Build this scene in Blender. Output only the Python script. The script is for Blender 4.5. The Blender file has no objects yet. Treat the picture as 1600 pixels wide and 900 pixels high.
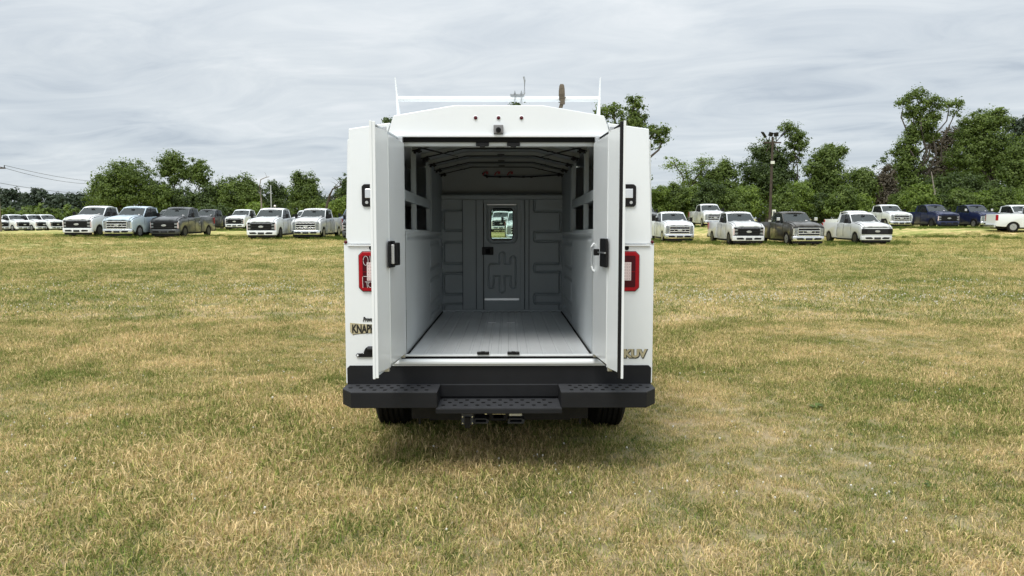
import bpy, bmesh, math, random
import numpy as np
from mathutils import Vector, Matrix, Euler
R = math.radians
sc = bpy.context.scene
COL = sc.collection

# ------------------------------------------------------------------ camera
F_PX, HOR, EYE = 1110.0, 341.0, 1.65          # focal length and horizon row in a 1600 px wide frame, eye height
TH = math.atan((450 - HOR) / F_PX)
cd = bpy.data.cameras.new('camera'); cam = bpy.data.objects.new('camera', cd); COL.objects.link(cam)
cd.sensor_width = 36; cd.lens = 36 * F_PX / 1600; cd.clip_start = 0.05; cd.clip_end = 4000
cam.location = (0, 0, EYE); cam.rotation_euler = (math.pi / 2 - TH, 0, 0); sc.camera = cam

# ------------------------------------------------------------------ light
SUN_EL, SUN_AZ = R(60), R(204)                # azimuth clockwise from +Y: high, behind the camera to its left, veiled by cloud
sc.view_settings.view_transform = 'Standard'; sc.view_settings.look = 'None'
sc.view_settings.gamma = 1; sc.view_settings.use_curve_mapping = False
sc.view_settings.exposure = 0.68
sun = bpy.data.lights.new('sun', 'SUN'); sun.energy = 1.5; sun.angle = R(24); sun.color = (1, .965, .91)
so = bpy.data.objects.new('sun', sun); COL.objects.link(so); so.location = (0, -20, 60)
so.rotation_euler = Vector((math.sin(SUN_AZ) * math.cos(SUN_EL), math.cos(SUN_AZ) * math.cos(SUN_EL), math.sin(SUN_EL))).to_track_quat('Z', 'Y').to_euler()
sc.cycles.max_bounces = 8; sc.cycles.diffuse_bounces = 4; sc.cycles.glossy_bounces = 3
sc.cycles.transparent_max_bounces = 12; sc.cycles.sample_clamp_indirect = 8
sc.cycles.use_denoising = True

W = bpy.data.worlds.new('World'); sc.world = W; W.use_nodes = True
nt = W.node_tree; nt.nodes.clear()
def N(nt, t, **kw):
    n = nt.nodes.new(t)
    for k, v in kw.items(): setattr(n, k, v)
    return n
def L(nt, a, b): nt.links.new(a, b)
def setin(n, **kw):
    for k, v in kw.items():
        n.inputs[k.replace('_', ' ')].default_value = v
def mathn(nt, op, a, b=None, c=None, clamp=False):
    n = N(nt, 'ShaderNodeMath', operation=op, use_clamp=clamp)
    for i, v in enumerate((a, b, c)):
        if v is None: continue
        if isinstance(v, (int, float)): n.inputs[i].default_value = v
        else: L(nt, v, n.inputs[i])
    return n.outputs[0]
def ramp(nt, fac, stops, interp='LINEAR'):
    n = N(nt, 'ShaderNodeValToRGB'); cr = n.color_ramp; cr.interpolation = interp
    while len(cr.elements) < len(stops): cr.elements.new(0.5)
    for e, (p, c) in zip(cr.elements, stops):
        e.position = p; e.color = (*c, 1) if len(c) == 3 else c
    if fac is not None: L(nt, fac, n.inputs[0])
    return n.outputs[0]
def mixc(nt, fac, a, b, mode='MIX'):
    n = N(nt, 'ShaderNodeMix', data_type='RGBA', blend_type=mode)
    for i, v in ((0, fac), (6, a), (7, b)):
        if isinstance(v, (int, float)): n.inputs[i].default_value = v
        elif isinstance(v, tuple): n.inputs[i].default_value = (*v, 1) if len(v) == 3 else v
        else: L(nt, v, n.inputs[i])
    return n.outputs[2]
def noise(nt, vec, scale, detail=4, rough=.5, dist=0):
    n = N(nt, 'ShaderNodeTexNoise'); setin(n, Scale=scale, Detail=detail, Roughness=rough, Distortion=dist)
    if vec is not None: L(nt, vec, n.inputs['Vector'])
    return n.outputs[0]

sky = N(nt, 'ShaderNodeTexSky', sky_type='NISHITA', sun_disc=False); sky.sun_elevation = SUN_EL; sky.sun_rotation = SUN_AZ
bg1 = N(nt, 'ShaderNodeBackground'); bg1.inputs[1].default_value = .1; L(nt, sky.outputs[0], bg1.inputs[0])
tc = N(nt, 'ShaderNodeTexCoord'); sep = N(nt, 'ShaderNodeSeparateXYZ'); L(nt, tc.outputs['Generated'], sep.inputs[0])
zc = mathn(nt, 'ADD', mathn(nt, 'MAXIMUM', sep.outputs[2], 0.0), .11)
cx = mathn(nt, 'DIVIDE', sep.outputs[0], zc); cy = mathn(nt, 'DIVIDE', sep.outputs[1], zc)
cmb = N(nt, 'ShaderNodeCombineXYZ'); L(nt, mathn(nt, 'MULTIPLY', cx, .62), cmb.inputs[0])
L(nt, mathn(nt, 'ADD', cy, mathn(nt, 'MULTIPLY', cx, .22)), cmb.inputs[1])
n1 = noise(nt, cmb.outputs[0], .55, 4, .5, .6)
n2 = noise(nt, cmb.outputs[0], 2.1, 9, .60, 1.2)
cl = mathn(nt, 'ADD', mathn(nt, 'MULTIPLY', n1, .62), mathn(nt, 'MULTIPLY', n2, .38))
ccol = ramp(nt, cl, [(.35, (.45, .50, .56)), (.44, (.59, .635, .675)), (.54, (.71, .745, .765)), (.66, (.87, .88, .885))])
# overcast luminance: brighter towards the zenith (CIE overcast), a little brighter round the veiled sun
grad = ramp(nt, sep.outputs[2], [(0.0, (.74, .765, .80)), (.18, (.82, .83, .84)), (.45, (1.02, 1.02, 1.02)), (.7, (1.55, 1.54, 1.52)), (1.0, (2.1, 2.08, 2.05))])
ccol = mixc(nt, 1.0, ccol, grad, 'MULTIPLY')
bg2 = N(nt, 'ShaderNodeBackground'); bg2.inputs[1].default_value = .81; L(nt, ccol, bg2.inputs[0])
ms = N(nt, 'ShaderNodeMixShader'); ms.inputs[0].default_value = .93
L(nt, bg1.outputs[0], ms.inputs[1]); L(nt, bg2.outputs[0], ms.inputs[2])
L(nt, ms.outputs[0], N(nt, 'ShaderNodeOutputWorld').inputs[0])

# ------------------------------------------------------------------ helpers
def tag(o, label=None, cat=None, group=None, kind=None):
    if label: o['label'] = label
    if cat: o['category'] = cat
    if group: o['group'] = group
    if kind: o['kind'] = kind
    return o
def empty(name, loc=(0, 0, 0), rz=0):
    o = bpy.data.objects.new(name, None); COL.objects.link(o); o.location = loc; o.rotation_euler = (0, 0, rz)
    o.empty_display_size = .3
    return o
class MB:
    """collects shapes for ONE mesh object"""
    def __init__(s, zoff=0.0): s.bm = bmesh.new(); s.zo = zoff
    def poly(s, pts, flip=False):
        vs = [s.bm.verts.new((p[0], p[1], p[2] + s.zo)) for p in pts]
        return s.bm.faces.new(vs[::-1] if flip else vs)
    def box(s, x0, x1, y0, y1, z0, z1):
        x0, x1 = sorted((x0, x1)); y0, y1 = sorted((y0, y1)); z0, z1 = sorted((z0, z1)); z0 += s.zo; z1 += s.zo
        v = [s.bm.verts.new(p) for p in ((x0, y0, z0), (x1, y0, z0), (x1, y1, z0), (x0, y1, z0), (x0, y0, z1), (x1, y0, z1), (x1, y1, z1), (x0, y1, z1))]
        for f in ((3, 2, 1, 0), (4, 5, 6, 7), (0, 1, 5, 4), (1, 2, 6, 5), (2, 3, 7, 6), (3, 0, 4, 7)): s.bm.faces.new([v[i] for i in f])
        return s
    def hexa(s, b, t):
        """bottom ring and top ring of n points each"""
        n = len(b); vb = [s.bm.verts.new((p[0], p[1], p[2] + s.zo)) for p in b]; vt = [s.bm.verts.new((p[0], p[1], p[2] + s.zo)) for p in t]
        s.bm.faces.new(vb[::-1]); s.bm.faces.new(vt)
        for i in range(n): s.bm.faces.new((vb[i], vb[(i + 1) % n], vt[(i + 1) % n], vt[i]))
        return s
    def prism(s, pts, axis, a0, a1):
        """pts are 2-D; axis 'x' -> (y,z), 'y' -> (x,z), 'z' -> (x,y)"""
        def P(p, a): return {'x': (a, p[0], p[1]), 'y': (p[0], a, p[1]), 'z': (p[0], p[1], a)}[axis]
        return s.hexa([P(p, a0) for p in pts], [P(p, a1) for p in pts])
    def tube(s, path, r, n=8, caps=True, r1=None):
        path = [Vector((p[0], p[1], p[2] + s.zo)) for p in path]; rings = []
        for i, p in enumerate(path):
            d = (path[min(i + 1, len(path) - 1)] - path[max(i - 1, 0)]).normalized()
            a = d.cross(Vector((0, 0, 1)));
            if a.length < .05: a = d.cross(Vector((1, 0, 0)))
            a.normalize(); b = d.cross(a)
            rr = r if r1 is None else r + (r1 - r) * i / (len(path) - 1)
            rings.append([s.bm.verts.new(p + (a * math.cos(t) + b * math.sin(t)) * rr) for t in (2 * math.pi * k / n for k in range(n))])
        for A, B in zip(rings, rings[1:]):
            for k in range(n): s.bm.faces.new((A[k], A[(k + 1) % n], B[(k + 1) % n], B[k]))
        if caps: s.bm.faces.new(rings[0]); s.bm.faces.new(rings[-1][::-1])
        return s
    def disc(s, c, r, axis='y', t=.01, n=16, r1=None):
        d = {'x': Vector((1, 0, 0)), 'y': Vector((0, 1, 0)), 'z': Vector((0, 0, 1))}[axis]
        c = Vector(c); return s.tube([c, c + d * t], r, n, r1=r1)
    def dome(s, c, r, h, n=12, m=4):
        """dome bulging to -Y"""
        c = Vector((c[0], c[1], c[2] + s.zo)); rings = []
        for j in range(m):
            a = math.pi / 2 * j / m
            rings.append([s.bm.verts.new(c + Vector((r * math.cos(a) * math.cos(t), -h * math.sin(a), r * math.cos(a) * math.sin(t)))) for t in (2 * math.pi * k / n for k in range(n))])
        top = s.bm.verts.new(c + Vector((0, -h, 0)))
        for A, B in zip(rings, rings[1:]):
            for k in range(n): s.bm.faces.new((A[k], A[(k + 1) % n], B[(k + 1) % n], B[k]))
        for k in range(n): s.bm.faces.new((rings[-1][k], rings[-1][(k + 1) % n], top))
        return s
    def lathe(s, prof, axis='x', c=(0, 0, 0), n=24):
        """prof: (radius, along) pairs"""
        rings = []
        for r, a in prof:
            ring = []
            for k in range(n):
                t = 2 * math.pi * k / n; u, w = r * math.cos(t), r * math.sin(t)
                p = {'x': (a, u, w), 'y': (u, a, w), 'z': (u, w, a)}[axis]
                ring.append(s.bm.verts.new((p[0] + c[0], p[1] + c[1], p[2] + c[2] + s.zo)))
            rings.append(ring)
        for A, B in zip(rings, rings[1:]):
            for k in range(n): s.bm.faces.new((A[k], A[(k + 1) % n], B[(k + 1) % n], B[k]))
        if prof[0][0] > 1e-4: s.bm.faces.new(rings[0])
        if prof[-1][0] > 1e-4: s.bm.faces.new(rings[-1])
        return s
    def grid(s, rows, closed=False):
        vs = [[s.bm.verts.new((p[0], p[1], p[2] + s.zo)) for p in r] for r in rows]
        for A, B in zip(vs, vs[1:]):
            for k in range(len(A) - 1): s.bm.faces.new((A[k], A[k + 1], B[k + 1], B[k]))
        return s
    def mirror(s):
        geo = s.bm.verts[:] + s.bm.edges[:] + s.bm.faces[:]
        r = bmesh.ops.duplicate(s.bm, geom=geo)
        nv = [g for g in r['geom'] if isinstance(g, bmesh.types.BMVert)]
        for v in nv: v.co.x *= -1
        return s
    def xform(s, M): s.bm.transform(M); return s
    def build(s, name, m, parent=None, bevel=0, seg=1, smooth=False, loc=None, solid=0):
        bm = s.bm
        bmesh.ops.remove_doubles(bm, verts=bm.verts, dist=1e-5)
        bmesh.ops.recalc_face_normals(bm, faces=bm.faces)
        if bevel:
            es = [e for e in bm.edges if len(e.link_faces) == 2 and e.calc_face_angle(0) > .5]
            bmesh.ops.bevel(bm, geom=es, offset=bevel, segments=seg, affect='EDGES', profile=.5, clamp_overlap=True)
        me = bpy.data.meshes.new(name); bm.to_mesh(me); bm.free()
        if smooth:
            for p in me.polygons: p.use_smooth = True
            me.set_sharp_from_angle(angle=R(38))
        o = bpy.data.objects.new(name, me); COL.objects.link(o)
        me.materials.append(m)
        if parent: o.parent = parent
        if loc: o.location = loc
        if solid:
            md = o.modifiers.new('solid', 'SOLIDIFY'); md.thickness = solid
        return o
def np_mesh(name, verts, faces, m, parent=None, attrs=None, smooth=False):
    """verts (n,3), faces (k,3|4) arrays"""
    me = bpy.data.meshes.new(name); verts = np.asarray(verts, np.float32); faces = np.asarray(faces, np.int32)
    k, w = faces.shape
    me.vertices.add(len(verts)); me.vertices.foreach_set('co', verts.ravel())
    me.loops.add(k * w); me.loops.foreach_set('vertex_index', faces.ravel())
    me.polygons.add(k); me.polygons.foreach_set('loop_start', np.arange(0, k * w, w, dtype=np.int32))
    if smooth: me.polygons.foreach_set('use_smooth', np.ones(k, bool))
    me.update(calc_edges=True)
    for an, dom, arr in (attrs or []):
        a = me.attributes.new(an, 'FLOAT', dom); a.data.foreach_set('value', np.asarray(arr, np.float32))
    o = bpy.data.objects.new(name, me); COL.objects.link(o)
    if m: me.materials.append(m)
    if parent: o.parent = parent
    return o
def copy_tree(o, parent=None):
    c = o.copy(); COL.objects.link(c); c.parent = parent
    for ch in list(o.children): copy_tree(ch, c)
    return c

# ------------------------------------------------------------------ materials
def pbr(name, col, rough=.5, metal=0, spec=.5, coat=0, var=.06, vscale=6, bump=0, bscale=40, dirt=0, emit=None):
    m = bpy.data.materials.new(name); m.use_nodes = True; nt = m.node_tree
    b = nt.nodes['Principled BSDF']; setin(b, Roughness=rough, Metallic=metal)
    b.inputs['Specular IOR Level'].default_value = spec; b.inputs['Coat Weight'].default_value = coat; b.inputs['Coat Roughness'].default_value = .06
    tc = N(nt, 'ShaderNodeTexCoord'); n = noise(nt, tc.outputs['Object'], vscale, 6, .6)
    lo = tuple(c * (1 - var) for c in col); hi = tuple(min(1, c * (1 + var * .6)) for c in col)
    c = ramp(nt, n, [(.3, lo), (.7, hi)])
    if dirt:
        n2 = noise(nt, tc.outputs['Object'], vscale * 3.1, 8, .7)
        c = mixc(nt, mathn(nt, 'MULTIPLY', ramp(nt, n2, [(.5, (0, 0, 0)), (.8, (1, 1, 1))]), dirt), c, (.16, .13, .09))
    L(nt, c, b.inputs['Base Color'])
    L(nt, mathn(nt, 'ADD', mathn(nt, 'MULTIPLY', n, .12), rough - .06, clamp=True), b.inputs['Roughness'])
    if bump:
        bn = noise(nt, tc.outputs['Object'], bscale, 3, .6); bp = N(nt, 'ShaderNodeBump'); setin(bp, Strength=bump, Distance=.01)
        L(nt, bn, bp.inputs['Height']); L(nt, bp.outputs[0], b.inputs['Normal'])
    if emit: b.inputs['Emission Color'].default_value = (*emit[:3], 1); b.inputs['Emission Strength'].default_value = emit[3]
    return m
WHITE = pbr('white_paint', (.79, .825, .845), .32, spec=.5, coat=.4, var=.02, vscale=2, dirt=.02)
INNER = pbr('interior_paint', (.58, .62, .64), .36, spec=.5, coat=0, var=.04, vscale=3)
CEILP = pbr('ceiling_paint_shaded', (.24, .26, .268), .45, spec=.4, var=.05, vscale=3)  # darkened paint: the dimness under the roof is put into the colour
INDARK = pbr('bulkhead_paint_shaded', (.33, .365, .38), .42, spec=.4, var=.05, vscale=3)  # greyed paint: shade deep inside the body is put into the colour
FLOORP = pbr('floor_paint', (.82, .85, .87), .18, spec=.6, coat=.35, var=.04, vscale=2)
BLACKP = pbr('black_plastic', (.008, .008, .009), .48, spec=.25, var=.2, vscale=20)
RUBBER = pbr('black_rubber', (.006, .006, .006), .7, spec=.15, var=.2)
BUMPC = pbr('black_powder_coat', (.0135, .014, .0155), .6, spec=.2, var=.15, vscale=9, bump=.15, bscale=300)
BUMPT = pbr('charcoal_steel', (.046, .048, .053), .6, spec=.25, var=.15, vscale=9, bump=.2, bscale=300)
TYRE = pbr('tyre_rubber', (.012, .0115, .011), .85, spec=.15, var=.25, vscale=12, bump=.3, bscale=60, dirt=.15)
CAMH = pbr('grey_housing', (.20, .20, .205), .5)
PLUG = pbr('grey_plug_housing', (.055, .06, .072), .5)
ALU = pbr('aluminium', (.62, .63, .63), .35, metal=.85, var=.08, vscale=14)
CHROME = pbr('chrome', (.90, .91, .92), .24, metal=1, var=.04)
STEEL = pbr('galvanised_steel', (.42, .44, .45), .4, metal=.8, var=.15, vscale=30)
REDL = pbr('red_lens', (.34, .005, .012), .3, spec=.2, coat=0, var=.1, vscale=30)
DREDL = pbr('dark_red_lens', (.06, .003, .008), .3, spec=.2, coat=0, var=.15, vscale=60)
MARK = pbr('marker_lens', (.09, .006, .014), .25, spec=.3, coat=0, var=.1)
LEDW = pbr('led_window', (.74, .60, .60), .25, spec=.6, var=.12, vscale=90)
LEDD = pbr('led_dot', (.46, .34, .34), .3, var=.1)
GOLD = pbr('gold_decal', (.47, .42, .27), .45, spec=.4, var=.15, vscale=30)
DBLK = pbr('black_decal', (.012, .012, .010), .5)
SCRIB = pbr('white_marker_ink', (.82, .78, .78), .6)
STRAPM = pbr('brown_webbing', (.115, .092, .062), .8, var=.25, vscale=60, bump=.4, bscale=200)
UNDER = pbr('undercarriage', (.014, .013, .012), .75, var=.4, vscale=10, dirt=.15)
PLATE = pbr('pale_label', (.72, .73, .66), .5, var=.08)
REDC = pbr('red_connector', (.30, .03, .04), .45)
WHL = pbr('alloy_wheel', (.50, .51, .52), .28, metal=.8, var=.08)
WHB = pbr('black_wheel', (.02, .02, .021), .35, spec=.5, var=.1)
SEAT = pbr('seat_cloth', (.030, .031, .035), .8, var=.2)
DASH = pbr('dash_plastic', (.035, .035, .038), .6, var=.1)
HEADL = pbr('headlight_lens', (.20, .22, .23), .1, spec=.9, coat=.8, var=.35, vscale=40)
BARK = pbr('bark', (.075, .064, .052), .9, spec=.15, var=.4, vscale=6, bump=.6, bscale=14)
DEADW = pbr('dead_wood', (.24, .21, .175), .9, spec=.15, var=.3, vscale=5, bump=.5, bscale=14)
POLEW = pbr('weathered_pole', (.23, .19, .15), .85, spec=.2, var=.3, vscale=4, bump=.3, bscale=20)
DPOLE = pbr('dark_pole', (.075, .06, .05), .85, spec=.2, var=.3, vscale=4)
PAINTS = {
 'white': WHITE,
 'silverwhite': pbr('silver_white_paint', (.66, .68, .69), .3, coat=.5, var=.03, dirt=.02),
 'paleblue': pbr('pale_blue_grey_paint', (.50, .60, .68), .3, coat=.5, var=.03, dirt=.02),
 'charcoal': pbr('charcoal_paint', (.075, .08, .085), .3, metal=.2, coat=.6, var=.06, dirt=.03),
 'brownblack': pbr('dark_bronze_paint', (.060, .055, .045), .3, metal=.3, coat=.6, var=.06, dirt=.05),
 'navy': pbr('navy_paint', (.012, .020, .075), .3, metal=.1, coat=.6, var=.06, dirt=.03),
 'blue': pbr('blue_grey_paint', (.09, .14, .23), .3, metal=.1, coat=.6, var=.06),
 'grey': pbr('mid_grey_paint', (.17, .18, .19), .3, metal=.2, coat=.6, var=.06),
}
def glass_mat(name, tint, trans, rough=.02, base=(.030, .036, .036), ior=1.5):
    m = bpy.data.materials.new(name); m.use_nodes = True; nt = m.node_tree; nt.nodes.clear()
    tr = N(nt, 'ShaderNodeBsdfTransparent'); tr.inputs[0].default_value = (*tint, 1)
    gl = N(nt, 'ShaderNodeBsdfPrincipled'); gl.inputs['Base Color'].default_value = (*base, 1); setin(gl, Roughness=rough, IOR=ior)
    lw = N(nt, 'ShaderNodeLayerWeight'); lw.inputs[0].default_value = .5
    fac = mathn(nt, 'SUBTRACT', trans, mathn(nt, 'MULTIPLY', mathn(nt, 'POWER', lw.outputs['Facing'], 4.0), trans))
    mx = N(nt, 'ShaderNodeMixShader'); L(nt, fac, mx.inputs[0])
    L(nt, gl.outputs[0], mx.inputs[1]); L(nt, tr.outputs[0], mx.inputs[2])
    L(nt, mx.outputs[0], N(nt, 'ShaderNodeOutputMaterial').inputs[0]); return m
GLASS = glass_mat('vehicle_glass', (.55, .62, .60), .45)
CLEAR = glass_mat('clear_glass', (.93, .97, .95), .95)
SCREEN = glass_mat('windscreen_glass', (.6, .66, .64), .34, .04, (.045, .056, .057), 1.55)

# ------------------------------------------------------------------ things on the field: (front centre px, px per metre, ground height)
# name: style of grille, paint, cx, s, dz
ROWS = [
 ('dark',  'white',       119,  23.4, .44, 'white crew cab pickup with black grille, left of the pale blue grey pickup'),
 ('chrome','paleblue',    181.6,24.0, .40, 'pale blue grey pickup with chrome grille between white and charcoal pickups'),
 ('dark',  'charcoal',    255.5,23.2, .35, 'charcoal pickup with black grille showing its whole side and bed'),
 ('dark',  'charcoal',    309,  15.8, .48, 'dark grey pickup half hidden behind the bed of the charcoal pickup'),
 ('dark',  'grey',        247,  16.0, .45, 'grey pickup whose roof shows between pale blue and charcoal pickups'),
 ('dark',  'white',       366,  15.3, .50, 'small looking white pickup farther back in long grass right of charcoal pickup'),
 ('dark',  'white',       407.3,23.7, .27, 'white pickup with black grille and white bumper beside the chrome grilled one'),
 ('dark',  'white',       468,  15.0, .42, 'white pickup with only its roof showing behind two front white pickups'),
 ('chrome','silverwhite', 477,  23.0, .27, 'silver white pickup with chrome grille, left of the service body'),
 ('dark',  'blue',        545,  19.5, .40, 'blue grey pickup peeping out behind the left side of service body'),
 ('dark',  'charcoal',    556,  23.0, .22, 'black pickup mostly hidden by the left side of service body'),
 ('dark',  'grey',        1012, 17.0, .85, 'dark grey pickup peeping out behind the right side of service body'),
 ('chrome','white',       1062.6,23.3,.05, 'white pickup with chrome grille parked nearest the service body on right'),
 ('chrome','white',       1118, 17.4, .90, 'white pickup parked farther back, high up against the bushes'),
 ('dark',  'silverwhite', 1171, 25.3, .00, 'silver white pickup with black grille left of the dark bronze pickup'),
 ('chrome','brownblack',  1265, 25.7, .00, 'dark bronze pickup with chrome grille and chrome mirrors'),
 ('half',  'silverwhite', 1372, 25.1, .03, 'silver white lighter pickup with low wide black grille'),
 ('dark',  'white',       1362, 20.0, .17, 'white pickup of which only the roof shows behind the low black grilled pickup'),
 ('chrome','white',       1409, 17.5, .83, 'white pickup in the back right row left of the navy pickups'),
 ('dark',  'navy',        1483, 17.7, .83, 'navy blue pickup with black grille in the back right row'),
 ('chrome','navy',        1550, 17.7, .80, 'navy blue pickup with chrome grille in the back right row'),
 ('dark',  'white',       1620, 17.7, .78, 'white pickup cut by the right edge of the back row'),
 ('chrome','white',       815,  24.6, .03, 'white pickup with chrome grille seen through the bulkhead door window'),
 ('dark',  'white',       783,  15.5, .30, 'distant white pickup seen small through the bulkhead door window'),
]
ROWS = [(a, b_, c, d, e - .06, f) for a, b_, c, d, e, f in ROWS]
def world_at(cx, s, z):
    D = F_PX / s; return ((cx - 800) / F_PX * D, D * (math.cos(TH) + math.sin(TH) * .0981) , z)
ctrl = [world_at(r[2], r[3], r[4]) for r in ROWS]
ctrl += [(x, y + 5, z) for x, y, z in ctrl]
ctrl += [world_at(40, 12.5, 0), world_at(-200, 12.5, 0), world_at(1575, 22, .12), world_at(1660, 22, .12), world_at(1300, 13.5, .95), world_at(1500, 13, 1.1), world_at(1100, 13, 1.0), world_at(1000, 11, .9), world_at(300, 15, .45), world_at(500, 14, .5), world_at(150, 14, .3)]
ctrl += [(x, y, 0) for x in (-14, -5, 5, 14) for y in (-4, 2, 12, 20, 28)] + [(x, 34, .03) for x in (-24, -10, 3, 12, 26)] + [(-60, 20, 0), (60, 20, 0), (-40, 35, .15), (45, 35, 0)]
ctrl += [(x, y, z) for x, y, z in ((-300, 150, 0), (-120, 200, .5), (0, 200, 1), (150, 200, 1), (300, 150, 1), (-300, 0, 0), (300, 0, 0), (0, -100, 0))]
for vy in (4.6, 5.8, 7.5, 9.6): ctrl += [(vx, vy, -.010 - .0215 * (vy - 4.63)) for vx in (-1, .9)]
ctrl = np.array(ctrl)
def terr(x, y):
    x = np.asarray(x, float); y = np.asarray(y, float)
    d2 = (x[..., None] - ctrl[:, 0]) ** 2 + (y[..., None] - ctrl[:, 1]) ** 2 + .15
    w = d2 ** -1.6
    z = (w * ctrl[:, 2]).sum(-1) / w.sum(-1)
    far = np.clip((y - 12) / 10, 0, 1)
    return z + far * (.03 * np.sin(x * .31 + 1) * np.sin(y * .43) + .015 * np.sin(x * .9 + y * .7)) * np.exp(-np.maximum(0, y - 40) / 10)
def T(x, y): return float(terr(np.array([x]), np.array([y]))[0])

# shared field colour group: dry straw / green patches from real position
fg = bpy.data.node_groups.new('field_colour', 'ShaderNodeTree')
fg.interface.new_socket('Jitter', in_out='INPUT', socket_type='NodeSocketFloat')
fg.interface.new_socket('Fac', in_out='OUTPUT', socket_type='NodeSocketFloat')
fg.interface.new_socket('Color', in_out='OUTPUT', socket_type='NodeSocketColor')
gi = N(fg, 'NodeGroupInput'); go = N(fg, 'NodeGroupOutput'); ge = N(fg, 'ShaderNodeNewGeometry')
mp = N(fg, 'ShaderNodeMapping'); mp.inputs['Scale'].default_value = (1, 1.25, 0); L(fg, ge.outputs['Position'], mp.inputs[0])
a1 = noise(fg, mp.outputs[0], .9, 5, .62, .4); a2 = noise(fg, mp.outputs[0], .13, 3, .5); a3 = noise(fg, mp.outputs[0], 4.5, 3, .6)
fsum = mathn(fg, 'ADD', mathn(fg, 'ADD', mathn(fg, 'MULTIPLY', a1, .85), mathn(fg, 'MULTIPLY', a2, .45)), mathn(fg, 'MULTIPLY', a3, .30))
sy = N(fg, 'ShaderNodeSeparateXYZ'); L(fg, ge.outputs['Position'], sy.inputs[0])
# the mown field is greener from about 14 m out to the cars than close to
greener = N(fg, 'ShaderNodeMapRange'); setin(greener, From_Min=9, From_Max=20, To_Min=0, To_Max=.015); L(fg, sy.outputs[1], greener.inputs[0])
fsum = mathn(fg, 'ADD', mathn(fg, 'SUBTRACT', fsum, .13), greener.outputs[0])
fac = mathn(fg, 'ADD', fsum, mathn(fg, 'MULTIPLY', mathn(fg, 'SUBTRACT', gi.outputs[0], .5), .34))
colr = ramp(fg, fac, [(.47, (.80, .63, .35)), (.57, (.64, .51, .25)), (.655, (.47, .41, .165)), (.74, (.30, .32, .095)), (.90, (.13, .19, .042))])
L(fg, fac, go.inputs[0]); L(fg, colr, go.inputs[1])

def ground_mat():
    m = bpy.data.materials.new('dry_field_ground'); m.use_nodes = True; nt = m.node_tree; b = nt.nodes['Principled BSDF']
    g = N(nt, 'ShaderNodeGroup'); g.node_tree = fg
    ge = N(nt, 'ShaderNodeNewGeometry')
    fine = noise(nt, ge.outputs['Position'], 26, 5, .75); L(nt, fine, g.inputs[0])
    soil = ramp(nt, noise(nt, ge.outputs['Position'], 3, 6, .7), [(.3, (.24, .185, .13)), (.7, (.42, .35, .26))])
    # soil under the blades close by, the matted sward takes over with distance
    sy = N(nt, 'ShaderNodeSeparateXYZ'); L(nt, ge.outputs['Position'], sy.inputs[0])
    mr = N(nt, 'ShaderNodeMapRange'); setin(mr, From_Min=10, From_Max=45, To_Min=.35, To_Max=1); L(nt, sy.outputs[1], mr.inputs[0])
    L(nt, mixc(nt, mr.outputs[0], soil, g.outputs[1]), b.inputs['Base Color']); setin(b, Roughness=.95)
    b.inputs['Specular IOR Level'].default_value = .1
    bp = N(nt, 'ShaderNodeBump'); setin(bp, Strength=.8, Distance=.05); L(nt, fine, bp.inputs['Height']); L(nt, bp.outputs[0], b.inputs['Normal'])
    return m
def blade_mat(name, shift, bright=1.0):
    m = bpy.data.materials.new(name); m.use_nodes = True; nt = m.node_tree; nt.nodes.clear()
    g = N(nt, 'ShaderNodeGroup'); g.node_tree = fg
    at = N(nt, 'ShaderNodeAttribute'); at.attribute_name = 'rnd'
    L(nt, mathn(nt, 'ADD', mathn(nt, 'MULTIPLY', mathn(nt, 'SUBTRACT', at.outputs['Fac'], .5), 1.35), .5 + shift), g.inputs[0])
    vb = mathn(nt, 'ADD', mathn(nt, 'MULTIPLY', mathn(nt, 'FRACT', mathn(nt, 'MULTIPLY', at.outputs['Fac'], 13.7)), .75 * bright), .55 * bright)
    cv = N(nt, 'ShaderNodeCombineXYZ'); [L(nt, vb, cv.inputs[q]) for q in range(3)]
    c = mixc(nt, 1.0, g.outputs[1], cv.outputs[0], 'MULTIPLY')
    d = N(nt, 'ShaderNodeBsdfDiffuse'); t = N(nt, 'ShaderNodeBsdfTranslucent'); L(nt, c, d.inputs[0]); L(nt, c, t.inputs[0])
    mx = N(nt, 'ShaderNodeMixShader'); mx.inputs[0].default_value = .3; L(nt, d.outputs[0], mx.inputs[1]); L(nt, t.outputs[0], mx.inputs[2])
    L(nt, mx.outputs[0], N(nt, 'ShaderNodeOutputMaterial').inputs[0]); return m
GROUND = ground_mat(); BLADE = blade_mat('grass_blades', 0, 1.0); TALLB = blade_mat('long_grass_blades', .95, .9)
xs = np.unique(np.concatenate([np.linspace(-900, -70, 24), np.linspace(-70, 70, 181), np.linspace(70, 900, 24)]))
ys = np.unique(np.concatenate([np.linspace(-300, -5, 14), np.linspace(-5, 14, 64), np.linspace(14, 90, 130), np.linspace(90, 1500, 40)]))
GX, GY = np.meshgrid(xs, ys); GZ = terr(GX, GY)
nx, ny = len(xs), len(ys); idx = np.arange(nx * ny).reshape(ny, nx)
fa = np.stack([idx[:-1, :-1], idx[:-1, 1:], idx[1:, 1:], idx[1:, :-1]], -1).reshape(-1, 4)
tag(np_mesh('ground', np.stack([GX, GY, GZ], -1).reshape(-1, 3), fa, GROUND, smooth=True), kind='structure')

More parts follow.
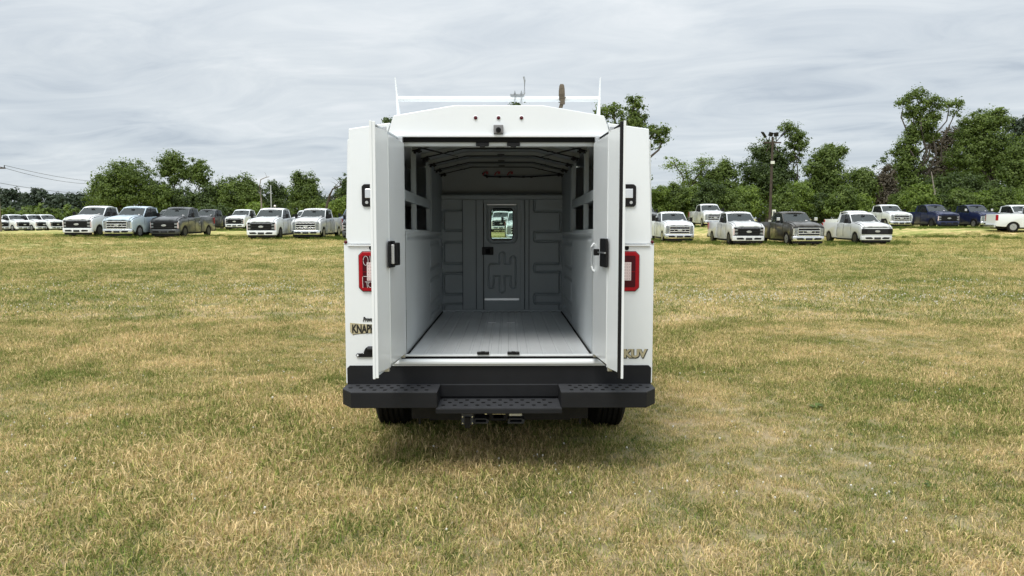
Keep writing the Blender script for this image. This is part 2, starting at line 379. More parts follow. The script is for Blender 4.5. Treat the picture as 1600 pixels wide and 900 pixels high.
# ------------------------------------------------------------------ the service body truck
# van frame fitted to the photograph: origin on the ground under the middle of the rear face, +Y runs to the cab, nose 1.2 deg down
def ray(px, py): return Vector((0, math.cos(TH), -math.sin(TH))) + Vector((1, 0, 0)) * ((px - 800) / F_PX) + Vector((0, math.sin(TH), math.cos(TH))) * ((450 - py) / F_PX)
VF = ray(792, 365).normalized(); VR = VF.cross(Vector((0, 0, 1))).normalized(); VU = VR.cross(VF)
VP = Vector((0, 0, EYE)) + ray(780, 385) * 4.63
ZO = 1.5
van = empty('service_truck'); Mv = Matrix((VR, VF, VU)).transposed().to_4x4(); Mv.translation = VP - VU * ZO
van.matrix_world = Mv
tag(van, 'white enclosed utility service truck seen from behind with both rear doors open', 'service truck')
def V(): return MB(ZO)
IY = 2.65
# side cabinets: outer shell per side (rear column faces, outer wall, top), with wheel arch
def arch(y, zc, r, n=12, a0=0, a1=180):
    return [(y + r * math.cos(R(a0 + (a1 - a0) * k / n)), zc + r * math.sin(R(a0 + (a1 - a0) * k / n))) for k in range(n + 1)]
for s in (-1, 1):
    b = V()   # rear column, lower
    b.prism([(s * .645, -.905), (s * 1.012, -.905), (s * 1.012, .012), (s * .645, .012)], 'y', 0, .05)
    b.build('rear_post_lower', WHITE, van, .006, 2)
    b = V()
    b.prism([(s * .645, .0155), (s * .993, .0155), (s * .968, .757), (s * .70, .795), (s * .722, .714), (s * .645, .714)], 'y', .004, .05)
    b.build('rear_post_upper', WHITE, van, .005, 2)
    b = V()   # outer wall lower with arch, upper wall leaning in
    pr = [(.052, -.905)] + arch(1.2, -1.06, .52, 14, 160, 20) + [(2.74, -.905), (2.74, .012), (.052, .012)]
    b.prism(pr, 'x', s * .985, s * 1.010)
    b.build('side_wall', WHITE, van)
    b = V()
    b.hexa([(s * .99, .052, .0155), (s * .99, 2.74, .0155), (s * .965, 2.74, .0155), (s * .965, .052, .0155)], [(s * .966, .052, .755), (s * .966, 2.74, .755), (s * .942, 2.74, .755), (s * .942, .052, .755)])
    b.build('upper_side_wall', WHITE, van)
    b = V(); b.hexa([(s * .965, .052, .738), (s * .965, 2.74, .738), (s * .69, 2.74, .777), (s * .69, .052, .777)], [(s * .965, .052, .756), (s * .965, 2.74, .756), (s * .69, 2.74, .795), (s * .69, .052, .795)])
    b.build('cabinet_top', WHITE, van)
    # compartment doors along the side, each with its handle
    for (y0, y1, z0, z1) in ((.08, .66, -.86, -.02), (1.74, 2.68, -.86, -.02), (.70, 1.70, -.48, -.02), (.08, 1.36, .05, .70), (1.40, 2.68, .05, .70)):
        off = .0 if z1 < 0 else -.030
        d = V(); d.box(s * (1.012 + off * .35), s * (1.026 + off * .35), y0, y1, z0, z1)
        if z1 > 0:
            for v in d.bm.verts: v.co.x -= s * (v.co.z - ZO) * .032 - s * .001
        dd = d.build('compartment_door', WHITE, van, .006, 2)
        ym = (y0 + y1) / 2; zm = z0 + .12 if z1 > 0 else (z0 + z1) / 2
        h = V(); h.box(s * (1.029 + off * .45), s * (1.040 + off * .45), ym - .05, ym + .05, zm - .04, zm + .04); h.build('handle', BLACKP, dd, .004)
    # drip ledge over the lamp
    b = V(); b.box(s * .80, s * .985, -.014, -.001, .002, .012); b.build('drip_ledge', WHITE, van, .002)
    b = V(); b.box(s * .985, s * 1.012, -.001, .03, .0125, .022); b.build('corner_cap', WHITE, van, .002)
    # wheel arch liner
    b = V(); ar = arch(1.2, -1.06, .515, 14, 160, 20); rows = [[(s * x, y, z) for y, z in ar] for x in (.66, 1.0)]; b.grid(rows); b.build('wheel_liner', UNDER, van)
    # red marker, black round reflector
    b = V(); b.dome((s * .998, -.002, .028), .0115, .010); m_ = b.build('marker_lamp', MARK, van, smooth=True)
    b = V(); b.disc((s * .832, -.006, -.010), .0145, 'y', .006, 20); b.build('rubber_bumper', RUBBER, van)
    # compartment paddle handle let into the column: bezel, chrome paddle, lock
    xo = s * .888; xi = s * .765
    b = V(); b.prism([(xo, .270), (xo, .388), (xo - s * .016, .402), (xi, .402), (xi, .257), (xo - s * .012, .257)], 'y', -.010, .003)
    bz = b.build('paddle_bezel', BLACKP, van, .003)
    b = V(); b.box(xo - s * .022, xi + s * .016, -.0155, -.011, .312, .372); b.build('paddle', CHROME, bz, .003, 2)
    b = V(); b.disc((xo - s * .033, -.016, .284), .010, 'y', .006, 16); b.build('lock_cylinder', ALU, bz)
    # tail lamp
    X0, X1 = s * .752, s * .915
    def octa(i, x0=X0, x1=X1, z0=-.293, z1=-.033, c=.026):
        return [(x0 + s * (i + c), z0 + i), (x1 - s * (i + c), z0 + i), (x1 - s * i, z0 + i + c), (x1 - s * i, z1 - i - c), (x1 - s * (i + c), z1 - i), (x0 + s * (i + c), z1 - i), (x0 + s * i, z1 - i - c), (x0 + s * i, z0 + i + c)]
    b = V(); b.prism(octa(-.002), 'y', -.006, .003); tl = b.build('tail_lamp', BLACKP, van, .002)
    b = V(); pts0 = octa(0); pts1 = octa(.004); b.hexa([(x, -.007, z) for x, z in pts0], [(x, -.016, z) for x, z in pts1]); b.build('red_rim', REDL, tl, .002)
    b = V(); b.prism(octa(.027, c=.006), 'y', -.0175, -.0165); b.build('lamp_lens', DREDL, tl)
    b = V(); b.box(s * .808, s * .860, -.0205, -.0180, -.222, -.103); lw_ = b.build('led_window', LEDW, tl, .001)
    for k in range(18):
        b = V(); b.disc((s * (.819 + .015 * (k % 3)), -.0222, -.212 + .0195 * (k // 3)), .0038, 'y', .0015, 8); b.build('led_dot', LEDD, tl)
    for z in (-.165,):
        b = V(); b.box(s * .782, s * .886, -.0182, -.0177, z - .0012, z + .0012); b.build('lens_seam', REDL, tl)
    if s < 0:
        def stroke(pts, name='handwriting'):
            b = V(); b.tube([(x, -.0235, z) for x, z in pts], .0014, 6); return b.build(name, SCRIB, tl)
        stroke([(-.866 + .016 * math.cos(t), -.092 + .030 * math.sin(t)) for t in np.linspace(0, 2 * math.pi, 16)])
        stroke([(-.838, -.060), (-.832, -.118)])
        stroke([(-.806 + .012 * math.cos(t), -.076 + .012 * math.sin(t)) for t in np.linspace(0, 2 * math.pi, 12)] + [(-.798, -.12)])
        stroke([(-.888, -.196), (-.886, -.268)]); stroke([(-.882, -.194), (-.81, -.196)])
        stroke([(-.872, -.230), (-.846, -.230)]); stroke([(-.860, -.230), (-.857, -.268)])
        stroke([(-.838 + .013 * math.cos(t), -.248 + .019 * math.sin(t)) for t in np.linspace(0, 2 * math.pi, 12)])
        stroke([(-.815, -.23), (-.812, -.268)])

# roof, header, ceiling
b = V(); b.prism([(-.714, .716), (.714, .716), (.69, .797), (.675, .838), (.283, .903), (-.283, .903), (-.675, .838), (-.69, .797)], 'y', -.012, .06)
b.build('header_panel', WHITE, van, .004, 2)
b = V(); prof = [(-.690, .797), (-.675, .838), (-.283, .903), (.283, .903), (.675, .838), (.690, .797)]
inn = [(x * .985, z - .02) for x, z in prof][::-1]
b.prism([(x, z - .003) for x, z in prof] + inn, 'y', .061, 2.74); b.build('roof_skin', WHITE, van)
b = V(); b.box(-.73, .73, -.030, -.013, .700, .716); b.build('rain_gutter', WHITE, van, .003, 2)
b = V(); b.box(-.645, .645, -.010, .05, .672, .6995); b.build('top_gasket', RUBBER, van)
b = V(); b.box(-.64, .64, .010, .075, .648, .6715); b.build('top_striker_rail', INNER, van, .002)
CE = [(-.617, .700), (-.29, .776), (.29, .776), (.617, .700)]
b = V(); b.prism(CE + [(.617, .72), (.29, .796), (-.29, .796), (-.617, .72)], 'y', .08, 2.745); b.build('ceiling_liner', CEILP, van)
for yb in (.42, .93, 1.45, 1.97, 2.45):
    c2 = [(x, z - .034) for x, z in CE]
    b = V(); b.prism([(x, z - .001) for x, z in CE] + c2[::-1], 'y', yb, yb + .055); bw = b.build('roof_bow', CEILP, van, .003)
    b = V(); b.prism([(x, z - .0345) for x, z in CE] + [(x, z - .040) for x, z in CE][::-1], 'y', yb - .004, yb + .02); b.build('bow_gap_shade', RUBBER, bw)  # black strip stands in for the shaded gap between bow and liner
    for s in (-1, 1):
        b = V(); b.box(s * .545, s * .60, yb - .014, yb - .004, .652, .666); b.box(s * .555, s * .572, yb - .024, yb - .014, .644, .680); b.box(s * .585, s * .602, yb - .04, yb - .014, .640, .656)
        b.build('wire_clip', BLACKP, bw, .003)
        b = V(); b.box(s * .36, s * .41, yb - .008, yb - .002, .712, .719); b.build('bow_slot', BLACKP, bw)
    b = V(); b.box(-.03, .03, yb - .018, yb - .013, .745, .753); b.build('bow_slot', BLACKP, bw)
# strikers top and bottom, sill
for x in (-.107, .093):
    b = V(); b.box(x - .042, x + .042, -.004, .009, .645, .671); b.box(x - .018, x + .018, -.010, -.003, .637, .650); b.build('door_striker', BLACKP, van, .003)
    b = V(); b.box(x - .040, x + .040, -.004, .030, -.712, -.696); b.box(x - .013, x + .013, -.010, .006, -.704, -.690); b.build('door_striker', BLACKP, van, .003)
b = V(); b.box(-.645, .645, .006, .045, -.726, -.7145); b.build('sill_top', WHITE, van, .002)
b = V(); b.box(-.645, .645, -.003, .040, -.738, -.7265); b.build('sill_gasket', RUBBER, van)
b = V(); b.prism([(.04, -.785), (.04, -.7385), (-.020, -.7385), (-.034, -.752), (-.034, -.768), (-.012, -.773), (-.012, -.785)], 'x', -.70, .70); b.build('sill', WHITE, van, .002)
for s in (-1, 1):   # inner return flange of the door opening
    b = V(); b.box(s * .619, s * .6445, .002, .055, -.72, .70); b.build('door_jamb', WHITE, van, .002)
    b = V(); b.box(s * .6446, s * .652, -.010, .0035, -.735, .70); b.build('jamb_gasket', RUBBER, van)
# floor with lengthwise corrugations
xs_ = []; prof = []
x = -.612
edges = [-.50, -.40, -.30, -.20, -.135, -.07, 0, .07, .135, .20, .30, .40, .50]
prof = [(-.612, -.720)]
for e in edges: prof += [(e - .012, -.720), (e - .006, -.7245), (e + .006, -.7245), (e + .012, -.720)]
prof += [(.612, -.720)]
b = V(); b.prism(prof + [(.612, -.76), (-.612, -.76)], 'y', .046, IY - .002); b.build('load_floor', FLOORP, van)
for s in (-1, 1):
    b = V(); b.box(s * .604, s * .6125, .05, IY - .03, -.7195, -.712); b.build('floor_seal', RUBBER, van)
    b = V(); b.box(s * .05, s * .12, 1.72, 1.76, -.7198, -.7188); b.build('floor_scuff', ALU, van)
b = V(); rr = random.Random(4); pts = [(-.61 + .0203 * k, IY - .012 - .006 * rr.random(), -.712 + .004 * rr.random()) for k in range(61)]; b.tube(pts, .0075, 6); b.build('sealant_bead', INNER, van, smooth=True)
# pressed panels: grids displaced along their normal by the distance to bead centre lines
def seg_d(px, pz, ax, az, bx, bz):
    dx, dz = bx - ax, bz - az; t = np.clip(((px - ax) * dx + (pz - az) * dz) / (dx * dx + dz * dz + 1e-9), 0, 1)
    return np.hypot(px - ax - t * dx, pz - az - t * dz)
def rrect(x0, x1, z0, z1, r=.03, right=True, left=True):
    """centre-line of a rounded rectangle bead"""
    pts = []
    for cx_, cz_, a in ((x1 - r, z1 - r, 0), (x0 + r, z1 - r, 90), (x0 + r, z0 + r, 180), (x1 - r, z0 + r, 270)):
        pts += [(cx_ + r * math.cos(R(a + k * 22.5)), cz_ + r * math.sin(R(a + k * 22.5))) for k in range(5)]
    return pts + [pts[0]]
def pressed(name, u0, u1, v0, v1, lines, place, m, depth=.030, w=.0135, step=.005, hole=None, parent=None):
    nu = max(2, int((u1 - u0) / step)); nv = max(2, int((v1 - v0) / step))
    U_, V_ = np.meshgrid(np.linspace(u0, u1, nu), np.linspace(v0, v1, nv)); d = np.full(U_.shape, 9.)
    for ln in lines:
        for (ax, az), (bx, bz) in zip(ln, ln[1:]): d = np.minimum(d, seg_d(U_, V_, ax, az, bx, bz))
    h = -depth * np.clip(1 - d / w, 0, 1) ** .8
    P3 = place(U_, V_, h); ii = np.arange(nu * nv).reshape(nv, nu)
    f = np.stack([ii[:-1, :-1], ii[:-1, 1:], ii[1:, 1:], ii[1:, :-1]], -1)
    if hole:
        cu = (U_[:-1, :-1] + U_[1:, 1:]) / 2; cv = (V_[:-1, :-1] + V_[1:, 1:]) / 2
        keep = ~((cu > hole[0]) & (cu < hole[1]) & (cv > hole[2]) & (cv < hole[3])); f = f[keep]
    P3 = P3.reshape(-1, 3); P3[:, 2] += ZO
    o = np_mesh(name, P3, f.reshape(-1, 4), m, parent or van, smooth=True)
    return o
onback = lambda y: (lambda u, v, h: np.stack([u, y - h, v], -1))
BZ = [(.324, .116), (-.002, -.224), (-.323, -.540), (-.640, -.76)]
pressed('bulkhead_panel', -.616, -.405, -.72, .43, [rrect(-.600, -.36, b_, a_) for a_, b_ in BZ], onback(IY), INDARK)
pressed('bulkhead_panel', .280, .616, -.72, .43, [[(.331, .43), (.331, .325), (.340, .311), (.588, .311), (.600, .298), (.600, .116), (.588, .103), (.342, .103), (.331, .09), (.331, .018), (.342, .005), (.586, .005), (.597, -.008), (.597, -.212), (.586, -.225), (.342, -.225), (.333, -.238), (.333, -.297), (.342, -.310), (.586, -.310), (.597, -.322), (.597, -.528), (.586, -.540), (.342, -.540), (.333, -.552), (.333, -.622), (.342, -.634), (.586, -.634), (.597, -.646), (.597, -.72)]], onback(IY), INDARK)
b = V(); b.box(-.402, -.266, IY - .006, IY + .02, -.69, .43); b.build('bulkhead_post', INDARK, van, .003)
b = V(); b.box(-.405, -.172, IY + .004, IY + .03, -.72, .43); b.box(.170, .280, IY + .004, IY + .03, -.72, .43); b.box(-.1718, .1698, IY + .004, IY + .03, .38, .43); b.build('bulkhead_frame', INDARK, van)
for x0, x1 in ((.190, .229), (.236, .275)):
    b = V(); b.box(x0, x1, IY - .004, IY + .003, -.70, .425); b.build('door_stile', INDARK, van, .002)
b = V(); b.box(-.262, -.192, IY - .003, IY + .003, -.70, .425); b.build('door_stile', INDARK, van, .002)
b = V(); b.prism([(IY - .03, .432), (IY - .03, .470), (IY - .004, .486), (IY + .06, .486), (IY + .06, .432)], 'x', -.615, .615); b.build('bulkhead_rail', INDARK, van, .003)
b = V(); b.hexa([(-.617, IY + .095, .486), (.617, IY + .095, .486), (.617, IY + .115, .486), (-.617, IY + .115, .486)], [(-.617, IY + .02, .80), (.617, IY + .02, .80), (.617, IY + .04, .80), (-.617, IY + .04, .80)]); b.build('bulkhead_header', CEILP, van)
b = V(); b.box(-.62, .62, IY + .06, IY + .115, .470, .4855); b.build('rail_gap', RUBBER, van)
for xs_a in (-.4035, -.2645, -.1905, .2325, .2775):
    b = V(); b.box(xs_a - .002, xs_a + .002, IY - .0075, IY - .002, -.695, .428); b.build('panel_seam', RUBBER, van)
for sx_ in (-1, 1):
    for zz_ in (.36, .20, -.05, -.27, -.45, -.66): b = V(); b.dome((sx_ * .609, IY - .001, zz_), .0045, .003, 8, 2); b.build('rivet', ALU, van)
# bulkhead door
K = lambda px: (px - 784.5) / 151.6
Zk = lambda py: .474 - (py - 305) / 152.3
beads = [[(K(767.6), Zk(414)), (K(767.6), Zk(447))], [(K(767.6), Zk(412)), (K(797), Zk(412))]]
def pill(x0, x1, y0, y1): return rrect(K(x0), K(x1), Zk(y1), Zk(y0), .026)
def arc_(cx_, cy_, rx_, top): return [(K(cx_ + rx_ * math.cos(R(a))), Zk(cy_ - rx_ * math.sin(R(a)))) for a in (range(180, -1, -30) if top else range(360, 179, -30))]
beads = [[(K(763.5), Zk(446))] + arc_(767.5, 446, 4, False)[::-1] + [(K(771.5), Zk(431)), (K(780.5), Zk(431))] + arc_(784.5, 453, 4, False)[::-1] + [(K(788.5), Zk(431)), (K(797.6), Zk(431))] + arc_(801.8, 446, 4.1, False)[::-1] + [(K(805.9), Zk(404))] + arc_(801.8, 404, 4.1, True)[::-1] + [(K(797.6), Zk(411.5)), (K(788.5), Zk(411.5))] + arc_(784.5, 397, 4, True)[::-1] + [(K(780.5), Zk(411.5)), (K(767), Zk(411.5)), (K(763.5), Zk(416)), (K(763.5), Zk(446))]]
beads_old = [[(K(763.5), Zk(416)), (K(763.5), Zk(445)), (K(767), Zk(450)), (K(771.5), Zk(445)), (K(771.5), Zk(431)), (K(780.5), Zk(431)), (K(780.5), Zk(453)), (K(784.5), Zk(457)), (K(788.6), Zk(453)), (K(788.6), Zk(431)), (K(797.6), Zk(431)), (K(797.6), Zk(446)), (K(801.8), Zk(450)), (K(806), Zk(446)), (K(806), Zk(404)), (K(801.8), Zk(399)), (K(797.6), Zk(404)), (K(797.6), Zk(411.5)), (K(788.6), Zk(411.5)), (K(788.6), Zk(397)), (K(784.5), Zk(393)), (K(780.5), Zk(397)), (K(780.5), Zk(411.5)), (K(767), Zk(411.5)), (K(763.5), Zk(416))]]
wf = [(-.150, .375), (-.150, .03), (-.118, -.012), (.118, -.012), (.150, .03), (.150, .375)]
bd = pressed('bulkhead_door', -.184, .182, -.708, .389, beads + [wf], onback(IY - .002), INDARK, depth=.018, w=.009, step=.004, hole=(-.117, .117, .012, .343))
b = V(); b.box(-.1875, -.1845, IY - .008, IY + .003, -.708, .389); b.build('door_gap', RUBBER, bd)
def ring(b, outer, inner, y0, y1):
    n = len(outer)
    for i in range(n):
        j = (i + 1) % n
        b.hexa([(outer[i][0], y0, outer[i][1]), (outer[j][0], y0, outer[j][1]), (inner[j][0], y0, inner[j][1]), (inner[i][0], y0, inner[i][1])], [(outer[i][0], y1, outer[i][1]), (outer[j][0], y1, outer[j][1]), (inner[j][0], y1, inner[j][1]), (inner[i][0], y1, inner[i][1])])
    return b
def rr_pts(x0, x1, z0, z1, r, k=4):
    pts = []
    for cx_, cz_, a in ((x1 - r, z1 - r, 0), (x0 + r, z1 - r, 90), (x0 + r, z0 + r, 180), (x1 - r, z0 + r, 270)):
        pts += [(cx_ + r * math.cos(R(a + q * 90 / k)), cz_ + r * math.sin(R(a + q * 90 / k))) for q in range(k + 1)]
    return pts
b = V(); ring(b, rr_pts(-.134, .134, -.004, .359, .045), rr_pts(-.112, .112, .018, .338, .035), IY - .014, IY + .010); wfm = b.build('window_frame', INDARK, bd, .004)
b = V(); ring(b, rr_pts(-.1165, .1165, .0135, .3425, .037), rr_pts(-.108, .108, .022, .334, .033), IY - .0165, IY - .0105); b.build('window_gasket', RUBBER, wfm)
b = V(); b.prism(rr_pts(-.113, .113, .017, .339, .035), 'y', IY - .002, IY + .002); b.build('window_pane', CLEAR, bd)
b = V(); b.box(-.203, -.088, IY - .034, IY - .006, -.133, -.054); lt = b.build('latch', BLACKP, bd, .003)
b = V(); b.box(-.165, -.120, IY - .042, IY - .0345, -.12, -.068); b.build('latch_paddle', RUBBER, lt, .003)
b = V(); b.box(-.180, .176, IY - .010, IY - .003, -.603, -.578); kp = b.build('kick_strip', ALU, bd, .002)
b = V(); b.box(-.152, .150, IY - .012, IY - .003, .371, .384); b.build('top_strip', ALU, bd, .002)
# lower side liners, cabinets openings, posts
for s in (-1, 1):
    pl = (lambda s: (lambda u, v, h: np.stack([s * (.617 - h), u, v], -1)))(s)
    lines = [rrect(1.55, 2.50, b_, a_, .05) for a_, b_ in BZ[1:]]
    lines = [[(u, v) for u, v in ln] for ln in lines]
    lines.append([(.15, .060), (2.6, .060)])
    pressed('side_liner', .056, IY, -.72, .100, lines, pl, INNER, depth=.024, w=.022, step=.009)
    b = V(); b.box(s * .6175, s * .66, .056, 1.60, .100, .112); b.build('cabinet_lip', INNER, van, .002)
    b = V(); b.box(s * .6172, s * .632, .056, 1.57, .302, .372); b.build('cabinet_rail', INDARK, van, .003)
    b = V(); b.box(s * .632, s * .955, .056, 2.6, .335, .345); b.build('cabinet_shelf', INDARK, van)
    b = V(); b.box(s * .632, s * .955, .056, 2.6, .088, .0995); b.build('cabinet_shelf', INDARK, van)
    for y in (.60, 1.575):
        b = V(); b.box(s * .6165, s * .650, y, y + .04, .1125, .30); b.box(s * .6165, s * .650, y, y + .04, .3725, .70); b.box(s * .6165, s * .6171, y, y + .04, .30, .3725); b.build('cabinet_post', INDARK, van, .002)
    b = V(); b.box(s * .6175, s * .637, 1.72, IY, .1005, .43); b.box(s * .6175, s * .637, 1.72, 2.745, .43, .70); b.build('cabinet_panel', INDARK, van, .002)
    b = V(); b.box(s * .937, s * .940, .056, 2.7, -.7, .73); b.build('cabinet_back', INDARK, van)
    b = V(); b.box(s * .64, s * .955, 2.70, 2.738, -.72, .76); b.build('cabinet_end', WHITE, van)
    b = V(); b.box(s * .640, s * .96, .056, 2.70, -.76, -.74); b.build('cabinet_floor', UNDER, van)
    # gas strut for the door
    b = V(); b.tube([(s * .60, .02, .657), (s * .40, .34, .640)], .0055, 8); b.tube([(s * .40, .34, .640), (s * .30, .50, .632)], .003, 8); b.build('gas_strut', BLACKP, van)
b = V(); b.box(-.98, .98, 2.742, 2.765, -.76, .755); 
b.bm.free(); b = V(); b.box(-.98, -.195, 2.766, 2.785, -.76, .75); b.box(.195, .98, 2.766, 2.785, -.76, .75); b.box(-.195, .195, 2.766, 2.785, .40, .75); b.build('front_wall', WHITE, van)
# wiring on the header
b = V(); yw = IY + .02
b.tube([(-.20, yw, .70), (-.185, yw, .672), (-.12, yw - .01, .662), (-.02, yw - .01, .658), (.10, yw - .01, .661), (.20, yw - .01, .657), (.33, yw - .01, .663), (.58, yw - .01, .680)], .0075, 6)
wr = b.build('wiring_loom', RUBBER, van, smooth=True)
for x in (-.16, -.04, .09):
    b = V(); b.tube([(x - .035, yw - .01, .675), (x - .02, yw - .015, .700), (x, yw - .015, .712), (x + .012, yw - .012, .700), (x + .01, yw - .01, .690)], .006, 6); b.box(x - .002, x + .022, yw - .03, yw - .01, .687, .712); b.build('red_connector', REDC, wr)
for x in (-.15, -.02, .08, .22, .30):
    b = V(); b.box(x - .012, x + .012, yw - .024, yw, .648, .668); b.build('cable_tie', BLACKP, wr)

# header lamps and camera
for x in (-.150, -.003, .144):
    b = V(); b.dome((x, -.013, .823), .0125, .012); ml = b.build('marker_lamp', MARK, van, smooth=True)
    b = V(); b.lathe([(.0128, -.0145), (.0165, -.0125), (.0128, -.0122)], 'y', (x, 0, .823), 16); b.build('bezel', WHITE, ml)
b = V(); b.box(-.035, .028, -.045, -.0125, .720, .775); cmr = b.build('camera_housing', PAINTS['grey'] if False else CAMH, van, .004, 2)
b = V(); b.disc((-.003, -.060, .741), .017, 'y', .017, 20); b.build('camera_lens', BLACKP, cmr, .002)
b = V(); b.disc((-.003, -.063, .741), .009, 'y', .005, 20); b.build('glass_dome', RUBBER, cmr)

# doors: u runs from the hinge to the free edge, w outwards
for s in (-1, 1):
    H = Vector((s * .645, -.012, 0)); d = Vector((s * .050, -.604, 0)).normalized(); n = Vector((s * 1.0, .0, 0)); n = (n - d * n.dot(d)).normalized()
    def dq(u, w, z): p = H + d * u + n * w; return (p.x, p.y, z)
    def dbox(b, u0, u1, w0, w1, z0, z1):
        return b.hexa([dq(u0, w0, z0), dq(u1, w0, z0), dq(u1, w1, z0), dq(u0, w1, z0)], [dq(u0, w0, z1), dq(u1, w0, z1), dq(u1, w1, z1), dq(u0, w1, z1)])
    b = V(); dbox(b, .0, .605, .0, .016, -.735, .702); door = b.build('rear_door', WHITE, van, .003, 2)
    # inner pan, chamfered at its free side
    b = V(); b.hexa([dq(.02, -.001, -.705), dq(.430, -.001, -.705), dq(.430, -.040, -.695), dq(.02, -.040, -.695)], [dq(.02, -.001, .672), dq(.430, -.001, .672), dq(.430, -.040, .660), dq(.02, -.040, .660)]); b.build('inner_pan', WHITE, door, .002, 2)
    b = V(); b.hexa([dq(.4305, -.001, -.715), dq(.588, -.001, -.715), dq(.588, -.003, -.715), dq(.4305, -.037, -.712)], [dq(.4305, -.001, .682), dq(.588, -.001, .682), dq(.588, -.003, .682), dq(.4305, -.037, .679)]); b.build('edge_pan', WHITE, door)
    b = V(); b.tube([dq(.597, -.004, -.725), dq(.597, -.004, .692)], .0065 if s > 0 else .003, 8); b.tube([dq(.01, -.006, .690), dq(.592, -.006, .692)], .0055, 8); b.tube([dq(.01, -.006, -.723), dq(.592, -.006, -.725)], .0055, 8)
    if s > 0: b.build('door_gasket', RUBBER, door, smooth=True)
    else: b.build('door_gasket', INNER, door, smooth=True)
    b = V(); dbox(b, .605, .612, -.012, .018, -.742, .708); b.build('edge_trim', WHITE if s < 0 else BLACKP, door, .002)
    b = V(); dbox(b, .612, .617, .006, .020, -.746, .711); b.build('skin_flange', WHITE, door, .001)
    for z in (.60, -.05, -.62):
        b = V(); dbox(b, -.02, .05, .016, .024, z - .05, z + .05); hg = b.build('hinge', STEEL, door, .002); b = V(); b.tube([dq(-.012, .026, z - .05), dq(-.012, .026, z + .05)], .008, 10); b.build('hinge_pin', STEEL, hg)
    for z in (.690, -.716):
        b = V(); dbox(b, .435, .455, -.034, -.002, z - .018, z + .012); b.build('lock_rod_guide', ALU, door, .002)
        b = V(); dbox(b, .03, .06, -.038, -.002, z - .03 if z > 0 else z - .004, z + .004 if z > 0 else z + .03); b.build('stay_bracket', ALU, door, .002)
    if s < 0:   # paddle handle
        b = V(); dbox(b, .335, .475, -.052, -.0405, -.118, .040); hd = b.build('inside_handle', BLACKP, door, .006, 2)
        b = V(); dbox(b, .43, .452, -.072, -.0525, -.095, .020); b.build('handle_grip', ALU, hd, .004, 2)
        b = V(); dbox(b, .345, .42, -.084, -.0525, -.105, .030); b.build('handle_paddle', BLACKP, hd, .006, 2)
    else:
        b = V(); dbox(b, .300, .470, -.056, -.0405, -.116, .054); hd = b.build('door_lock', BLACKP, door, .006, 2)
        b = V(); dbox(b, .275, .475, -.068, -.0565, -.034, -.026); b.build('lock_bar', STEEL, hd)
        b = V(); dbox(b, .27, .30, -.088, -.0565, -.050, -.010); b.build('lock_latch', BLACKP, hd, .003)
        b = V(); b.tube([dq(.06, -.028, .022), dq(.06, -.045, .018), dq(.058, -.056, 0), dq(.058, -.056, -.125), dq(.06, -.048, -.15), dq(.07, -.028, -.165)], .0062, 8); b.build('grab_handle', WHITE, door, smooth=True)

# bumper
b = V(); b.prism([(-1.000, -.99), (1.000, -.99), (1.002, -.80), (.985, -.783), (-.985, -.783), (-1.002, -.80)], 'y', -.010, -.001); b.build('bumper_backing', BUMPC, van, .002)
def slots(name, rects, zt, m, par):
    for (x, y, l) in rects:
        b = V(); b.box(x - l, x + l, y - .009, y + .009, zt + .0006, zt + .0026); b.box(x - l * .6, x + l * .6, y - .012, y + .012, zt + .0006, zt + .0022); b.build(name, m, par)
for s in (-1, 1):
    pl = [(s * .388, -.011), (s * 1.002, -.011), (s * 1.002, -.145), (s * .925, -.255), (s * .388, -.255)]
    b = V(); b.prism(pl, 'z', -1.007, -.9105); bk = b.build('bumper_step', BUMPC, van, .003)
    b = V(); b.prism(pl, 'z', -.910, -.9065); tp = b.build('step_tread', BUMPT, bk)
    slots('tread_grip', [(s * (.46 + .066 * k + (.033 if r == 1 else 0)), -.06 - .065 * r, .0115) for r in range(3) for k in range(8) if not (r == 2 and k == 7)], -.9065, RUBBER, tp)
b = V(); b.box(-.386, .386, .012, .03, -1.02, -.9055); b.build('recess_panel', BUMPC, van)
b = V(); b.box(-.386, .386, -.0105, .02, -.9135, -.9065); b.build('recess_lip', BUMPT, van)
b = V(); b.box(-.396, .396, -.262, .010, -1.042, -1.0105); st = b.build('drop_step', BUMPC, van, .003)
b = V(); b.box(-.394, .394, -.258, .008, -1.0100, -1.0065); tp = b.build('step_tread', BUMPT, st)
slots('tread_grip', [(-.355 + .072 * k + (.036 if r == 1 else 0), -.045 - .07 * r, .012) for r in range(3) for k in range(10)], -1.0065, RUBBER, tp)
# underside: frame rails, cross beam, hitch, plug, label, axle, wheels
b = V(); b.box(-.62, .62, .28, .32, -1.215, -1.0); b.build('cross_member', UNDER, van)
for s in (-1, 1):
    b = V(); b.box(s * .40, s * .46, .1, 6.2, -1.02, -.84); b.build('frame_rail', UNDER, van)
    b = V(); b.box(s * .56, s * .575, .30, .33, -1.26, -1.02); b.build('bracket', UNDER, van)
b = V(); b.box(-.98, .98, .1, 2.74, -.84, -.775); b.build('underfloor', UNDER, van)
b = V(); b.tube([(-.85, 1.2, -1.08), (.85, 1.2, -1.08)], .05, 10); b.lathe([(.02, -.16), (.15, -.1), (.15, .1), (.02, .16)], 'x', (0.0, 1.2, -1.08), 16); b.build('rear_axle', UNDER, van)
b = V(); b.lathe([(.10, -.10), (.36, -.10), (.39, 0), (.36, .10), (.10, .10)], 'z', (0, .75, -.93), 24); b.build('spare_wheel', TYRE, van)
b = V(); b.tube([(-.42, .22, -1.07), (.42, .22, -1.07)], .032, 10); ht = b.build('hitch_tube', BUMPC, van)
b = V(); ring(b, [(-.053, -1.128), (.043, -1.128), (.043, -1.048), (-.053, -1.048)], [(-.038, -1.114), (.028, -1.114), (.028, -1.062), (-.038, -1.062)], -.10, .25); b.build('receiver', BUMPC, ht)
